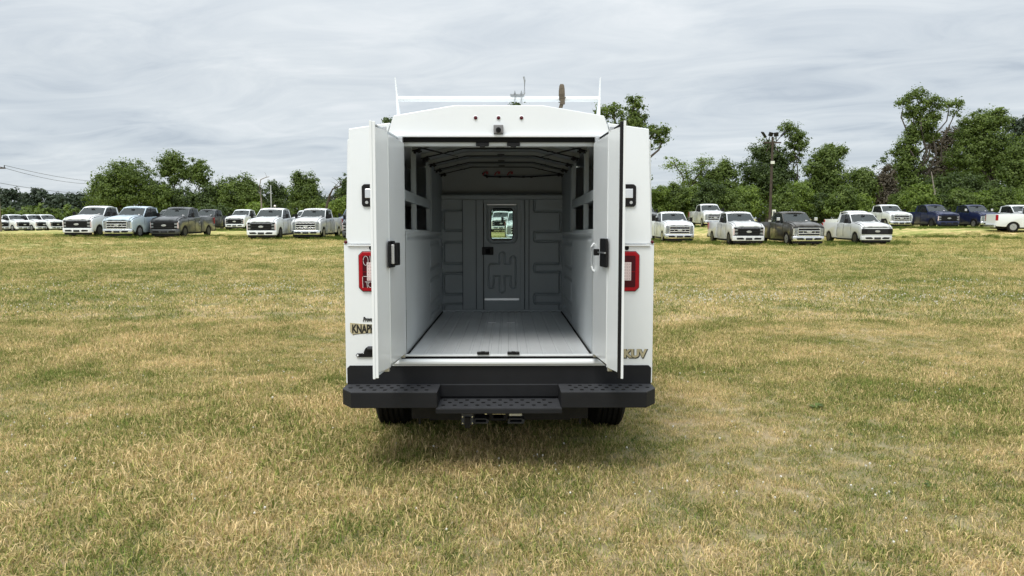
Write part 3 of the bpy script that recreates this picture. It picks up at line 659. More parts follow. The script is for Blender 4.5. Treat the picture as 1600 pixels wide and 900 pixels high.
b = V(); b.tube([(-.045, -.12, -1.078), (.04, -.12, -1.078)], .005, 8); b.disc((.062, -.13, -1.078), .011, 'x', .02, 8); b.build('hitch_pin', CHROME, ht)
b = V(); b.disc((-.086, -.14, -1.070), .009, 'y', .01, 8); b.build('bolt_head', CHROME, ht)
for x0, x1 in ((-.17, -.065), (.052, .165)):
    b = V(); ring(b, [(x0, -1.140), (x1 - .008, -1.140), (x1, -1.118), (x1 - .02, -1.106), (x0 + .01, -1.106)], [(x0 + .014, -1.131), (x1 - .022, -1.131), (x1 - .018, -1.122), (x1 - .024, -1.114), (x0 + .02, -1.114)], -.13, -.02); b.build('chain_loop', BUMPT, ht)
b = V(); b.box(-.242, -.166, -.16, -.10, -1.142, -1.048); pg = b.build('trailer_plug', PLUG, ht, .004)
b = V(); b.box(-.222, -.184, -.176, -.161, -1.158, -1.085); b.build('plug_lid', BLACKP, pg, .004)
for x in (-.234, -.172):
    for z in (-1.128, -1.086): b = V(); b.disc((x, -.167, z), .0045, 'y', .006, 8); b.build('screw', CHROME, pg)
b = V(); b.box(.066, .146, -.15, -.145, -1.085, -1.050); b.build('hitch_label', PLATE, ht, .001)
# plate bracket, decals
b = V(); b.prism([(-.935, -.726), (-.70, -.726), (-.70, -.655), (-.862, -.655), (-.880, -.668), (-.892, -.694), (-.905, -.702), (-.935, -.702), (-.944, -.714)], 'y', -.012, -.002); pb = b.build('plate_bracket', BLACKP, van, .002)
b = V(); b.tube([(-.865, -.020, -.668), (-.71, -.020, -.668)], .012, 8); b.build('plate_lamp', BUMPT, pb, smooth=True)
for x, z, r in ((-.931, -.714, .007), (-.893, -.699, .004)):
    b = V(); b.disc((x, -.0135, z), r, 'y', .002, 10); b.build('screw_hole', WHITE, pb)
def text(body, size, m, parent, x, y, z, name, ext=.001, xs=1.0, bold=0, shear=0, z_off=ZO, rotz=0):
    cu = bpy.data.curves.new(name, 'FONT'); cu.body = body; cu.size = size; cu.extrude = ext; cu.offset = bold; cu.shear = shear; cu.resolution_u = 3
    to = bpy.data.objects.new(name, cu); COL.objects.link(to); dg = bpy.context.evaluated_depsgraph_get()
    me = bpy.data.meshes.new_from_object(to.evaluated_get(dg)); bpy.data.objects.remove(to)
    me.transform(Matrix.Scale(xs, 4, (1, 0, 0))); me.transform(Matrix.Rotation(math.pi / 2, 4, 'X')); me.transform(Matrix.Rotation(rotz, 4, 'Z')); me.transform(Matrix.Translation((x, y, z + z_off)))
    me.materials.clear(); me.materials.append(m)
    o = bpy.data.objects.new(name, me); COL.objects.link(o); o.parent = parent; return o
W_ = .305; x0 = -.979
top = [(x0 + W_ * k / 12, -.500 - .010 * math.sin(math.pi * k / 12)) for k in range(13)]; bot = [(x0 + W_ * k / 12, -.578 + .012 * math.sin(math.pi * k / 12)) for k in range(13)]
bot[0] = (x0 + .018, -.580); bot[12] = (x0 + W_ - .018, -.580)
b = V(); b.prism([(x0, -.56)] + bot + [(x0 + W_, -.56)] + top[::-1], 'y', -.0035, -.0008); kb = b.build('maker_badge', GOLD, van)
b = V(); b.prism([(x + .002, z - .003) for x, z in [(x0, -.56)] + bot + [(x0 + W_, -.56)] + top[::-1]], 'y', -.0015, -.0004); b.build('badge_shadow', DBLK, kb)
text('KNAPHEIDE', .074, DBLK, kb, -.967, -.0042, -.564, 'badge_lettering', xs=.62, bold=.0030)
text('Proven', .040, DBLK, kb, -.894, -.0030, -.490, 'script_lettering', xs=.62, bold=.0018, shear=.25)
text('KUV', .072, DBLK, van, .822, -.0022, -.7325, 'model_badge_shadow', xs=1.05, bold=.0068)
text('KUV', .072, GOLD, van, .819, -.0042, -.7285, 'model_badge', xs=1.05, bold=.0038)

# ladder rack (bolted on: part) and its clamp; the strap round it hangs from it
b = V(); b.tube([(-.70, .30, 1.000), (.69, .30, 1.000)], .0185, 16); rk = b.build('ladder_rack', WHITE, van, smooth=True)
b = V(); b.tube([(-.70, 2.35, 1.000), (.69, 2.35, 1.000)], .0205, 16); b.build('rack_bar', WHITE, rk, smooth=True)
for yy in (.30, 2.35):
    for s, xx in ((-1, -.695), (1, .685)):
        b = V(); b.hexa([(xx - .012 + .01 * (-s), yy - .02, .84), (xx + .012 + .01 * (-s), yy - .02, .84), (xx + .012 + .01 * (-s), yy + .05, .84), (xx - .012 + .01 * (-s), yy + .05, .84)], [(xx - .009, yy - .018, 1.02), (xx + .004, yy - .018, 1.02), (xx + .004, yy + .02, 1.02), (xx - .009, yy + .02, 1.02)])
        b.hexa([(xx - .008, yy - .017, 1.02), (xx + .003, yy - .017, 1.02), (xx + .003, yy + .02, 1.02), (xx - .008, yy + .02, 1.02)], [(xx - .009 + s * .008, yy - .012, 1.142), (xx - .003 + s * .008, yy - .012, 1.142), (xx - .003 + s * .008, yy + .012, 1.142), (xx - .009 + s * .008, yy + .012, 1.142)])
        b.build('rack_upright', WHITE, rk)
b = V(); b.box(.073, .168, .275, .325, 1.022, 1.029); b.tube([(.163, .30, 1.026), (.171, .30, 1.040), (.172, .30, 1.125), (.166, .30, 1.150)], .006, 8); ck = b.build('ladder_hook', STEEL, rk)
for x in (.105, .149):
    b = V(); b.tube([(x, .274, 1.050), (x, .274, .985), (x, .30, .974), (x, .326, .985), (x, .326, 1.050)], .0035, 6); b.disc((x, .274, 1.030), .008, 'z', .008, 6); b.build('u_bolt', STEEL, ck)
strap = V(); xb = .425; yb_ = .30
pts = [(yb_ - .022, .985, 1), (yb_ - .026, 1.03, 1.05), (yb_ - .022, 1.068, .95), (yb_ - .014, 1.090, .78), (yb_ + .0, 1.101, .5), (yb_ + .014, 1.092, .78), (yb_ + .026, 1.06, .95), (yb_ + .026, .98, 1)]
for (ya, za, wa), (yb2, zb, wb) in zip(pts, pts[1:]):
    strap.hexa([(xb - .019 * wa, ya - .003, za), (xb + .019 * wa, ya - .003, za), (xb + .019 * wa, ya + .003, za), (xb - .019 * wa, ya + .003, za)], [(xb - .019 * wb, yb2 - .003, zb), (xb + .019 * wb, yb2 - .003, zb), (xb + .019 * wb, yb2 + .003, zb), (xb - .019 * wb, yb2 + .003, zb)])
sroot = empty('webbing_strap'); sroot.matrix_world = Mv
tag(sroot, 'brown webbing strap with buckle looped over the white ladder rack bar', 'strap')
strap.build('webbing', STRAPM, sroot)
b = V(); b.box(xb - .016, xb + .026, yb_ - .040, yb_ - .026, 1.000, 1.008); b.box(xb - .012, xb + .020, yb_ - .036, yb_ - .024, .958, 1.002); b.build('buckle', STRAPM, sroot, .002)
b = V(); b.hexa([(xb - .022, yb_ - .030, .935), (xb + .002, yb_ - .030, .935), (xb + .004, yb_ - .026, .935), (xb - .020, yb_ - .026, .935)], [(xb - .012, yb_ - .030, .975), (xb + .016, yb_ - .030, .975), (xb + .016, yb_ - .026, .975), (xb - .012, yb_ - .026, .975)]); b.build('strap_tail', STRAPM, sroot)

# ------------------------------------------------------------------ pickups
PAINT = PAINTS['white']; PAINTED = set()
ZM = ((-1, -1), (0, 0), (.25, .16), (.455, .31), (.685, .60), (1.175, 1.10), (1.25, 1.19), (1.435, 1.45), (1.935, 2.0), (2.0, 2.11), (3, 3.11))
def remap_heights(o):
    zs = [a for a, _ in ZM]; zt = [b_ for _, b_ in ZM]
    for ch in o.children:
        if ch.name.split('.')[0] == 'wheel' or ch.get('zmapped'): continue
        remap_mesh(ch, zs, zt); 
        for g in ch.children: remap_mesh(g, zs, zt)
done_mesh = set()
def remap_mesh(o, zs, zt):
    if o.type != 'MESH' or o.data.name in done_mesh: return
    done_mesh.add(o.data.name); n = len(o.data.vertices); co = np.empty(n * 3, np.float32); o.data.vertices.foreach_get('co', co); co = co.reshape(-1, 3)
    co[:, 2] = np.interp(co[:, 2], zs, zt); o.data.vertices.foreach_set('co', co.ravel()); o.data.update()
AX_F, AX_R, TR = .98, 5.03, .432
def wheel_parts(root, x, y, mrim, dual=False):
    """tyre and rim as children of a wheel part; x sign gives the outer side"""
    s = 1 if x > 0 else -1
    b = MB(); b.lathe([(.24, -.125), (.36, -.135), (.405, -.118), (TR, -.095), (TR, -.072), (TR - .012, -.068), (TR - .012, -.058), (TR, -.054), (TR, -.030), (TR - .012, -.026), (TR - .012, -.016), (TR, -.012), (TR, .012), (TR - .012, .016), (TR - .012, .026), (TR, .030), (TR, .054), (TR - .012, .058), (TR - .012, .068), (TR, .072), (TR, .095), (.405, .118), (.36, .135), (.24, .125)], 'x', (0, 0, 0), 28)
    w = b.build('wheel', TYRE, root, smooth=True, loc=(x, y, TR))
    b = MB(); b.lathe([(.255, s * .128), (.245, s * .118), (.215, s * .07), (.07, s * .085), (.06, s * .11), (0.0, s * .112)], 'x', (0, 0, 0), 24)
    for k in range(6):
        a = 2 * math.pi * k / 6; c_, s_ = math.cos(a), math.sin(a)
        pts = [(.05, -.03), (.235, -.035), (.235, .035), (.05, .03)]
        f = [(s * .118, u * c_ - v * s_, u * s_ + v * c_) for u, v in pts]; g = [(s * .085, u * c_ - v * s_, u * s_ + v * c_) for u, v in pts]
        b.hexa(g, f)
    r = b.build('rim', mrim, w)
    if dual:
        b = MB(); b.lathe([(.24, -.125), (.36, -.135), (.405, -.115), (TR, -.06), (TR, .06), (.405, .115), (.36, .135), (.24, .125)], 'x', (-s * .30, 0, 0), 28); b.build('inner_tyre', TYRE, w, smooth=True)
    return w
def pillar(b, p0, p1, wy0, wy1, tx=.03):
    (xa, ya, za), (xb, yb, zb) = p0, p1; s = 1 if xa > 0 else -1
    return b.hexa([(xa, ya - wy0, za), (xa, ya + wy0, za), (xa - s * tx, ya + wy0, za), (xa - s * tx, ya - wy0, za)], [(xb, yb - wy1, zb), (xb, yb + wy1, zb), (xb - s * tx, yb + wy1, zb), (xb - s * tx, yb - wy1, zb)])
def build_pickup(root, style, cb=3.72, bed=True, rear=AX_R, chrome_mirrors=False, dual=False, clear=False, rimc=None):
    first = set(root.children)
    P = PAINT; ch = style == 'chrome'
    gl = CLEAR if clear else GLASS
    def bulge(b):
        for v in b.bm.verts: v.co.x *= 1 - .055 * max(0, (v.co.z - 1.0) / .45) ** 2 - .04 * max(0, (.85 - v.co.z) / .35) ** 2
    b = MB()
    prof = [(.10, .66)] + [(AX_F + .50 * math.cos(R(a)), .44 + .50 * math.sin(R(a))) for a in range(180 - 8, 8 - 1, -12)] + [(AX_F + .56, .50), (cb, .50), (cb, 1.42), (3.0 if cb > 3 else cb - .5, 1.42), (2.6, 1.40), (1.75, 1.38), (1.58, 1.45), (1.0, 1.385), (.45, 1.32), (.16, 1.25), (.08, 1.12)]
    # bottom runs front to back, so order: front low -> arch -> rocker
    for s in (-1, 1):
        q = MB(); q.prism([(y, z) for y, z in prof], 'x', s * .90, s * 1.0)
        bulge(q); me_ = bpy.data.meshes.new('t'); q.bm.to_mesh(me_); q.bm.free(); b.bm.from_mesh(me_); bpy.data.meshes.remove(me_)
    b.box(-.90, .90, cb - .05, cb - .001, .60, 1.42)
    body = b.build('body', P, root, .02, 2, smooth=True); PAINTED.add('body')
    b = MB(); b.box(-.90, .90, .035, .09, 1.172, 1.205); b.build('hood_gap', BLACKP, root)
    b = MB(); rows = []
    for y, z, hw in ((.02, 1.195, .92), (.03, 1.25, .93), (.12, 1.30, .935), (.45, 1.365, .94), (1.0, 1.415, .94), (1.55, 1.465, .92), (1.66, 1.455, .90)):
        rows.append([(hw * t, y + .10 * abs(t) ** 3 * (1 if y < .4 else .2), z + .045 * (1 - abs(t) ** 2.2) + (.018 if .35 < abs(t) < .62 else 0)) for t in np.linspace(-1, 1, 21)])
    b.grid(rows); b.build('hood', P, root, smooth=True, solid=0); PAINTED.add('hood')
    b = MB()
    for s in (-1, 1): b.tube([(s * .80, .07, 1.262), (s * .80, .16, 1.327), (s * .80, .45, 1.383), (s * .80, 1.0, 1.432), (s * .79, 1.55, 1.481)], .010, 4)
    b.build('hood_seam', BLACKP, root)
    b = MB(); b.box(-.88, .88, .16, 1.70, .42, 1.16); b.box(-.86, .86, 1.70, cb - .06, .42, .62); b.box(-.5, .5, .3, (6.1 if bed else rear + .9), .40, .56); b.build('underbody', UNDER, root)
    # fascia, grille, lamps
    b = MB(); b.prism([(-.985, .16), (-.93, .07), (-.68, .015), (.68, .015), (.93, .07), (.985, .16), (.9, .25), (-.9, .25)], 'z', .69, 1.19); b.build('fascia', P, root, .015, 2, smooth=True); PAINTED.add('fascia')
    gm = BLACKP
    if style == 'half':
        b = MB(); b.prism([(-.96, .80), (-.90, .78), (.90, .78), (.96, .80), (.97, 1.08), (.93, 1.13), (-.93, 1.13), (-.97, 1.08)], 'y', -.02, .10); g = b.build('grille', gm, root, .01)
        for z in (.86, .93, 1.00, 1.07): b = MB(); b.box(-.66, .66, -.038, -.021, z - .012, z + .012); b.build('grille_bar', BUMPT, g, .004)
    else:
        b = MB(); b.box(-.665, .665, -.01, .10, .71, 1.175); g = b.build('grille', gm, root, .012)
        if ch:
            b = MB(); ring(b, [(-.69, .70), (.69, .70), (.69, 1.185), (-.69, 1.185)], [(-.65, .745), (.65, .745), (.65, 1.15), (-.65, 1.15)], -.025, -.005); b.build('grille_surround', CHROME, g, .006)
            for z in (.86, 1.005):
                b = MB(); b.box(-.655, .655, -.040, -.012, z - .022, z + .020); b.build('grille_bar', CHROME, g, .008)
            for z in (.93,):
                for x in (-.36, .36): b = MB(); b.box(x - .022, x + .022, -.034, -.012, z - .035, z + .035); b.build('grille_rib', CHROME, g)
        else:
            for z in (.80, .94, 1.08): b = MB(); b.box(-.655, .655, -.034, -.012, z - .030, z + .022); b.build('grille_bar', BUMPC, g, .006)
            b = MB(); b.box(-.66, .66, -.026, -.012, 1.145, 1.172); b.build('grille_lip', P if False else BUMPC, g)
    zb = .945 if style != 'half' else .965
    b = MB(); b.prism([(.165 * math.cos(t), zb + .066 * math.sin(t)) for t in np.linspace(0, 2 * math.pi, 20, endpoint=False)], 'y', -.056, -.036); bd_ = b.build('badge', ALU, g, .004)
    for s in (-1, 1):
        z0, z1 = (.71, 1.175) if style != 'half' else (.84, 1.10)
        pts = [(s * .672, -.012), (s * .90, .045), (s * .978, .135), (s * .93, .20), (s * .68, .10)]
        b = MB(); b.prism(pts, 'z', z0, z1); hl = b.build('headlight', HEADL if ch else BLACKP, root, .012)
        for zc_ in ((z0 * .72 + z1 * .28), (z0 * .28 + z1 * .72)):
            b = MB(); b.prism([(s * .70, -.018), (s * .885, .030), (s * .875, .045), (s * .70, 0)], 'z', zc_ - .055, zc_ + .055); b.build('lamp_unit', HEADL, hl, .006)
        b = MB(); b.prism([(s * .885, .018), (s * .968, .118), (s * .960, .128), (s * .878, .03)], 'z', z0 + .04, z1 - .04); b.build('running_light', CHROME if ch else LEDW, hl)
    bm_ = CHROME if ch else P
    b = MB(); b.prism([(-1.0, .20), (-.96, .03), (-.80, -.06), (.80, -.06), (.96, .03), (1.0, .20), (.9, .26), (-.9, .26)], 'z', .455, .685); bp_ = b.build('bumper', bm_, root, .025, 3, smooth=True)
    if not ch: PAINTED.add('bumper')
    for s in (-1, 1):
        b = MB(); b.prism([(s * .27, .55), (s * .36, .51), (s * .74, .515), (s * .77, .60), (s * .40, .612)], 'y', -.068, -.050); b.build('bumper_opening', BLACKP, bp_, .003)
    b = MB(); b.box(-.20, .20, -.078, -.055, .495, .60); b.build('plate_holder', BLACKP, bp_, .004)
    b = MB(); b.box(-.14, .14, -.082, -.079, .52, .575); b.build('dealer_plate', BUMPT, bp_)
    b = MB(); b.prism([(-.93, .14), (-.80, .0), (.80, .0), (.93, .14), (.88, .22), (-.88, .22)], 'z', .25, .452); b.build('air_dam', BLACKP, root, .01)
    # greenhouse
    zb_, zt = 1.435, 1.935; r0, r1 = 1.56, 2.30
    b = MB(); rows = []
    for y, z, hw in ((r1 - .07, 1.905, .765), (r1, 1.945, .80), (r1 + .25, 1.975, .815), (cb - .45, 1.975, .815), (cb - .12, 1.95, .80), (cb - .03, 1.90, .77)):
        rows.append([(hw * t, y + .05 * t * t * (1 if y < 2.5 else 0), z + .055 * (1 - abs(t) ** 2.5)) for t in np.linspace(-1, 1, 15)])
    b.grid(rows); b.grid([[(p[0] * .985, p[1], p[2] - .035) for p in r] for r in rows]); b.build('roof', P, root, smooth=True); PAINTED.add('roof')
    crew = cb > 3.4
    bx, tx = .935, .80
    for s in (-1, 1):
        b = MB(); pillar(b, (s * (bx - .02), r0 + .08, zb_ - .03), (s * (tx - .015), r1 + .03, zt), .055, .045, .05); b.build('windscreen_pillar', P, root, .008)
        pillars = [(2.74, 2.80, .045)] if crew else [(2.74, 2.80, .05)]
        for ya, yb, w in pillars:
            b = MB(); pillar(b, (s * bx, ya, zb_ - .03), (s * tx, yb, zt + .01), w, w); b.build('door_pillar', BLACKP, root, .006)
        b = MB(); pillar(b, (s * (bx - .01), cb - .10, zb_ - .03), (s * (tx - .01), cb - .13, zt + .01), .10, .08); b.build('rear_pillar', P, root, .008)
        b = MB(); b.hexa([(s * tx, r1 + .0, zt - .015), (s * tx, cb - .06, zt - .015), (s * (tx - .04), cb - .06, zt - .015), (s * (tx - .04), r1 + .0, zt - .015)], [(s * (tx - .012), r1, zt + .022), (s * (tx - .012), cb - .06, zt + .022), (s * (tx - .05), cb - .06, zt + .022), (s * (tx - .05), r1, zt + .022)]); b.build('roof_rail', P, root, .006)
        e = .008
        for (ya, yb, yc, yd) in (((r0 + .16, 2.69, 2.755, r1 + .08), (2.79, cb - .20, cb - .21, 2.85)) if True else ()):
            b = MB(); b.hexa([(s * (bx - e), ya, zb_ - .045), (s * (bx - e), yb, zb_ - .03), (s * (bx - e - .006), yb, zb_ - .03), (s * (bx - e - .006), ya, zb_ - .045)], [(s * (tx - e), yd, zt - .01), (s * (tx - e), yc, zt - .01), (s * (tx - e - .006), yc, zt - .01), (s * (tx - e - .006), yd, zt - .01)]); b.build('side_window', gl, root)
        # mirror
        b = MB(); b.tube([(s * .93, 1.86, 1.46), (s * 1.12, 1.83, 1.50)], .03, 8); b.tube([(s * .93, 1.86, 1.56), (s * 1.12, 1.83, 1.60)], .022, 8)
        b.box(s * 1.11, s * 1.28, 1.78, 1.90, 1.42, 1.68); mr = b.build('mirror', BLACKP, root, .022, 2)
        if chrome_mirrors:
            b = MB(); b.box(s * 1.095, s * 1.305, 1.768, 1.80, 1.52, 1.705); b.build('mirror_cap', CHROME, mr, .015, 2)
        for y in ((2.42, 3.45) if crew else (2.42,)):
            b = MB(); b.box(s * .985, s * 1.012, y, y + .18, 1.225, 1.255); b.build('door_handle', P, root, .006); PAINTED.add('door_handle')
        b = MB(); b.box(s * .86, s * 1.02, 1.60, cb - .05, .40, .45); b.build('side_step', BLACKP, root, .01)
        b = MB(); b.box(s * .93, s * 1.0, 1.25 + .30, 1.25 + .42, 1.02, 1.08); b.build('fender_vent', BLACKP, root) if False else b.bm.free()
        for y in ([1.60, 2.72] + ([3.69] if crew else [])):
            b = MB()
            for q0 in range(8): b.box(s * .985, s * 1.0015, y, y + .010, .60 + q0 * .095, .60 + (q0 + 1) * .095)
            bulge(b); b.build('door_gap', BLACKP, root)
    b = MB(); b.hexa([(-bx + .06, r0 + .03, zb_ + .0), (bx - .06, r0 + .03, zb_ + .0), (bx - .06, r0 + .04, zb_ + .0), (-bx + .06, r0 + .04, zb_ + .0)], [(-tx + .06, r1 - .03, zt - .01), (tx - .06, r1 - .03, zt - .01), (tx - .06, r1 - .02, zt - .01), (-tx + .06, r1 - .02, zt - .01)]); ws = b.build('windscreen', CLEAR if clear else SCREEN, root)
    b = MB()
    f = .14; yy = r0 + .03 + f * (r1 - r0 - .06) - .012; zz = zb_ + f * (zt - zb_)
    b.hexa([(.50, yy, zz - .02), (.64, yy, zz - .02), (.64, yy + .004, zz - .02), (.50, yy + .004, zz - .02)], [(.50, yy + .07, zz + .045), (.64, yy + .07, zz + .045), (.64, yy + .074, zz + .045), (.50, yy + .074, zz + .045)])
    if not clear: b.build('window_sticker', SCRIB, ws)
    else: b.bm.free()
    b = MB(); b.box(-bx + .06, bx - .06, r0 - .06, r0 + .035, zb_ - .03, zb_ + .012); b.build('cowl', BLACKP, root, .005)
    b = MB(); b.hexa([(-.70, cb - .045, zb_ - .01), (.70, cb - .045, zb_ - .01), (.70, cb - .038, zb_ - .01), (-.70, cb - .038, zb_ - .01)], [(-.66, cb - .075, zt - .02), (.66, cb - .075, zt - .02), (.66, cb - .068, zt - .02), (-.66, cb - .068, zt - .02)]); b.build('rear_window', gl, root)
    for x in (-.34, -.17, 0, .17, .34):
        b = MB(); b.prism([(x - .035, 2.37), (x + .035, 2.37), (x + .02, 2.47), (x - .02, 2.47)], 'z', 2.012, 2.042) if style != 'half' else None
        if style != 'half': b.build('roof_marker', REDC if False else PAINTS['brownblack'], root, .005)
        else: b.bm.free()
    # cabin
    b = MB(); b.box(-.84, .84, r0 + .02, r0 + .42, 1.05, 1.41); b.box(-.84, .84, 1.6, cb - .06, .62, .80); b.build('dashboard', DASH, root, .02)
    b = MB(); b.lathe([(.165, -.012), (.19, 0), (.165, .012)], 'y', (.38, r0 + .50, 1.36), 16); b.build('steering_wheel', DASH, root)
    seats = [(-.42, 2.55), (.42, 2.55)] + ([(-.42, 3.40), (.42, 3.40)] if crew else [])
    for x, y in seats:
        b = MB(); b.box(x - .25, x + .25, y - .50, y, .80, 1.08); b.hexa([(x - .24, y - .02, 1.0), (x + .24, y - .02, 1.0), (x + .24, y + .12, 1.0), (x - .24, y + .12, 1.0)], [(x - .20, y + .10, 1.56), (x + .20, y + .10, 1.56), (x + .20, y + .20, 1.56), (x - .20, y + .20, 1.56)]); b.box(x - .13, x + .13, y + .10, y + .19, 1.60, 1.76); b.build('seat', SEAT, root, .03)
    b = MB(); b.box(-.12, .12, r0 + .50, r0 + .53, 1.80, 1.865); b.tube([(0, r0 + .51, 1.86), (0, r0 + .56, 1.93)], .01, 6); b.build('inside_mirror', BLACKP, root, .006)
    if bed:
        b = MB()
        prof = [(3.78, .52), (AX_R - .56, .52)] + [(AX_R + .50 * math.cos(R(a)), .44 + .50 * math.sin(R(a))) for a in range(172, 7, -12)] + [(AX_R + .56, .56), (6.26, .60), (6.26, 1.43), (3.78, 1.44)]
        for s in (-1, 1):
            q = MB(); q.prism(prof, 'x', s * .84, s * .995); bulge(q); me_ = bpy.data.meshes.new('t'); q.bm.to_mesh(me_); q.bm.free(); b.bm.from_mesh(me_); bpy.data.meshes.remove(me_)
        b.box(-.84, .84, 3.78, 3.84, .60, 1.42); b.build('bed', P, root, .015, 2, smooth=True); PAINTED.add('bed')
        b = MB(); b.box(-.84, .84, 6.20, 6.29, .66, 1.43); b.build('tailgate', P, root, .01); PAINTED.add('tailgate')
        b = MB(); b.box(-.84, .84, 3.85, 6.19, .78, .84); b.build('bed_floor', BLACKP, root)
        b = MB(); b.box(-.97, .97, 6.28, 6.42, .52, .70); b.build('rear_bumper', CHROME if ch else BLACKP, root, .015)
        for s in (-1, 1):
            b = MB(); b.box(s * .83, s * .975, 6.12, 6.275, 1.02, 1.40); b.build('tail_light', REDL, root, .01)
    rm = rimc or (WHL if ch else WHB)
    for x in (-.86, .86):
        wheel_parts(root, x, AX_F, rm); wheel_parts(root, x, rear, rm, dual)
# prototypes are the first truck of each style; later ones are copies repainted
protos = {}
def repaint(o, mat):
    for ch in o.children:
        nm = ch.name.split('.')[0]
        if ch.type == 'MESH' and ch.data.materials and ch.data.materials[0] == PAINT:
            ch.material_slots[0].link = 'OBJECT'; ch.material_slots[0].material = mat
        repaint(ch, mat)
grp_used = {}
for i, (style, paint, cx_, s_, dz, label) in enumerate(ROWS):
    cm = paint in ('brownblack',) or (style == 'chrome' and paint == 'navy')
    key = (style, cm)
    if key not in protos:
        t = empty('pickup_truck'); build_pickup(t, style, chrome_mirrors=cm); remap_heights(t); protos[key] = t
    else: t = copy_tree(protos[key])
    x, y, _ = world_at(cx_, s_, dz)
    rz = R(random.Random(i).uniform(-1.5, 1.5))
    t.location = (x, y, T(x, y) + .01); t.rotation_euler = (0, 0, rz)
    if style == 'half': t.scale = (.985, .94, .95)
    # paint slots are set per object, including on the prototype
    def setp(o):
        for ch in o.children:
            if ch.type == 'MESH' and ch.data.materials and ch.data.materials[0] == PAINT:
                ch.material_slots[0].link = 'OBJECT'; ch.material_slots[0].material = PAINTS[paint]
            setp(ch)
    setp(t)
    tag(t, label, 'pickup truck', 'new pickups parked in rows across the field')
# white pickup at the far right, tail to the left
t = copy_tree(protos[('chrome', False)])
def setp2(o):
    for ch in o.children:
        if ch.type == 'MESH' and ch.data.materials and ch.data.materials[0] == PAINT: ch.material_slots[0].link = 'OBJECT'; ch.material_slots[0].material = WHITE
        setp2(ch)
setp2(t)
s_ = 19.6; xw, yw_, _ = world_at(1559, s_, 0); aw = R(78); rwx, rwy, _ = world_at(1583, s_, 0); lx, ly = -.86, 5.03
t.rotation_euler = (0, 0, aw); t.location = (rwx - (lx * math.cos(aw) - ly * math.sin(aw)), rwy - (lx * math.sin(aw) + ly * math.cos(aw)), T(rwx, rwy) + .02)
tag(t, 'white pickup seen from its side with red tail light, cut by the right frame edge', 'pickup truck', 'new pickups parked in rows across the field')
# crew cab chassis trucks without beds, far left
cproto = None
for k, (px, s_, lb) in enumerate(((2, 12.6, 'white bedless chassis truck cut by the left frame edge by the utility pole'), (38, 12.5, 'white bedless chassis truck second from the left frame edge'), (68, 12.4, 'white bedless chassis truck between its neighbour and the first big pickup'), (90, 12.3, 'white bedless chassis truck partly hidden by the leftmost big pickup'))):
    if cproto is None:
        cproto = t = empty('chassis_truck'); build_pickup(t, 'dark', bed=False, rear=5.2, dual=True, rimc=WHL)
        b = MB()
        for s in (-1, 1): b.box(s * .40, s * .48, 3.7, 6.9, .62, .82)
        for y in (4.2, 5.2, 6.4, 6.85): b.box(-.4, .4, y, y + .06, .66, .78)
        b.build('chassis_frame', UNDER, t)
        b = MB(); b.box(.55, .9, 4.05, 4.6, .5, .86); b.build('battery_box', BLACKP, t, .02); remap_heights(t)
    else: t = copy_tree(cproto)
    x, y, _ = world_at(px, s_, 0); t.location = (x, y, T(x, y)); t.rotation_euler = (0, 0, R(58 + 2 * k))
    tag(t, lb, 'chassis truck', 'bedless chassis trucks at the far left')
# the cab of the service truck: same family of cab, extended type, turned round under the van frame
CBK = 3.15
before = set(van.children)
build_pickup(van, 'dark', cb=CBK, bed=False, rear=2.80 + CBK - 1.2, clear=True, rimc=WHL)
new_ = empty('tmp')
for ch in list(van.children):
    if ch not in before: ch.parent = new_
remap_heights(new_)
for ch in list(new_.children): ch.parent = van
bpy.data.objects.remove(new_)
M180 = Matrix.Translation((0, 2.80 + CBK, 0)) @ Matrix.Rotation(math.pi, 4, 'Z')
for ch in van.children:
    if ch not in before: ch.matrix_basis = M180 @ ch.matrix_basis

# ------------------------------------------------------------------ poles, wires
def at(px, py, s):
    D = F_PX / s; r = ray(px, py); return Vector((0, 0, EYE)) + r * D
p = at(-1, 341, 15.5); g = T(p.x, p.y)
up_ = empty('utility_pole', (p.x, p.y, g)); tag(up_, 'weathered wooden utility pole with crossarm at the left frame edge', 'utility pole')
b = MB(); b.tube([(0, 0, -.3), (0, 0, 3.5), (-.02, 0, 7.6 - g)], .17, 12, r1=.12); b.build('pole', POLEW, up_, smooth=True)
b = MB(); b.box(-1.0, .92, -.07, .07, 6.58 - g, 6.72 - g); ca = b.build('crossarm', DPOLE, up_)
ins = []
for x in (-.85, .05, .86):
    b = MB(); b.lathe([(.02, 6.72), (.05, 6.76), (.03, 6.80), (.055, 6.85), (.02, 6.93)], 'z', (x, 0, -g), 8); b.build('insulator', BUMPT, ca); ins.append((x, 6.9 - g))
fp = at(176, 341, 8.5); g2 = T(fp.x, fp.y)
fpo = empty('utility_pole', (fp.x, fp.y, g2)); tag(fpo, 'distant utility pole hidden in the rounded tree where the wires lead', 'utility pole')
b = MB(); b.tube([(0, 0, -.3), (0, 0, 8.6)], .16, 10, r1=.11); b.build('pole', POLEW, fpo, smooth=True)
b = MB(); b.box(-.9, .9, -.06, .06, 8.0, 8.14); b.build('crossarm', DPOLE, fpo)
for k, (xa, za, xb2, zb2, sag, lb) in enumerate(((.86, 6.93, .8, 8.3, .5, 'topmost overhead wire from the left pole to the rounded tree'), (.05, 6.90, 0, 8.1, .8, 'middle overhead wire from the left pole to the rounded tree'), (.13, 5.2, 0, 6.3, .5, 'lower overhead cable below the two thin wires at left'))):
    A = Vector((p.x + xa, p.y, za)); B_ = Vector((fp.x + xb2, fp.y, zb2)); C_ = A + (A - B_) * .6; pts = []
    for q in np.linspace(0, 1, 16): v = A.lerp(B_, q); v.z -= sag * 4 * q * (1 - q); pts.append(v)
    b = MB(); b.tube(pts, .022, 5); tag(b.build('overhead_wire', BLACKP), lb, 'wire')
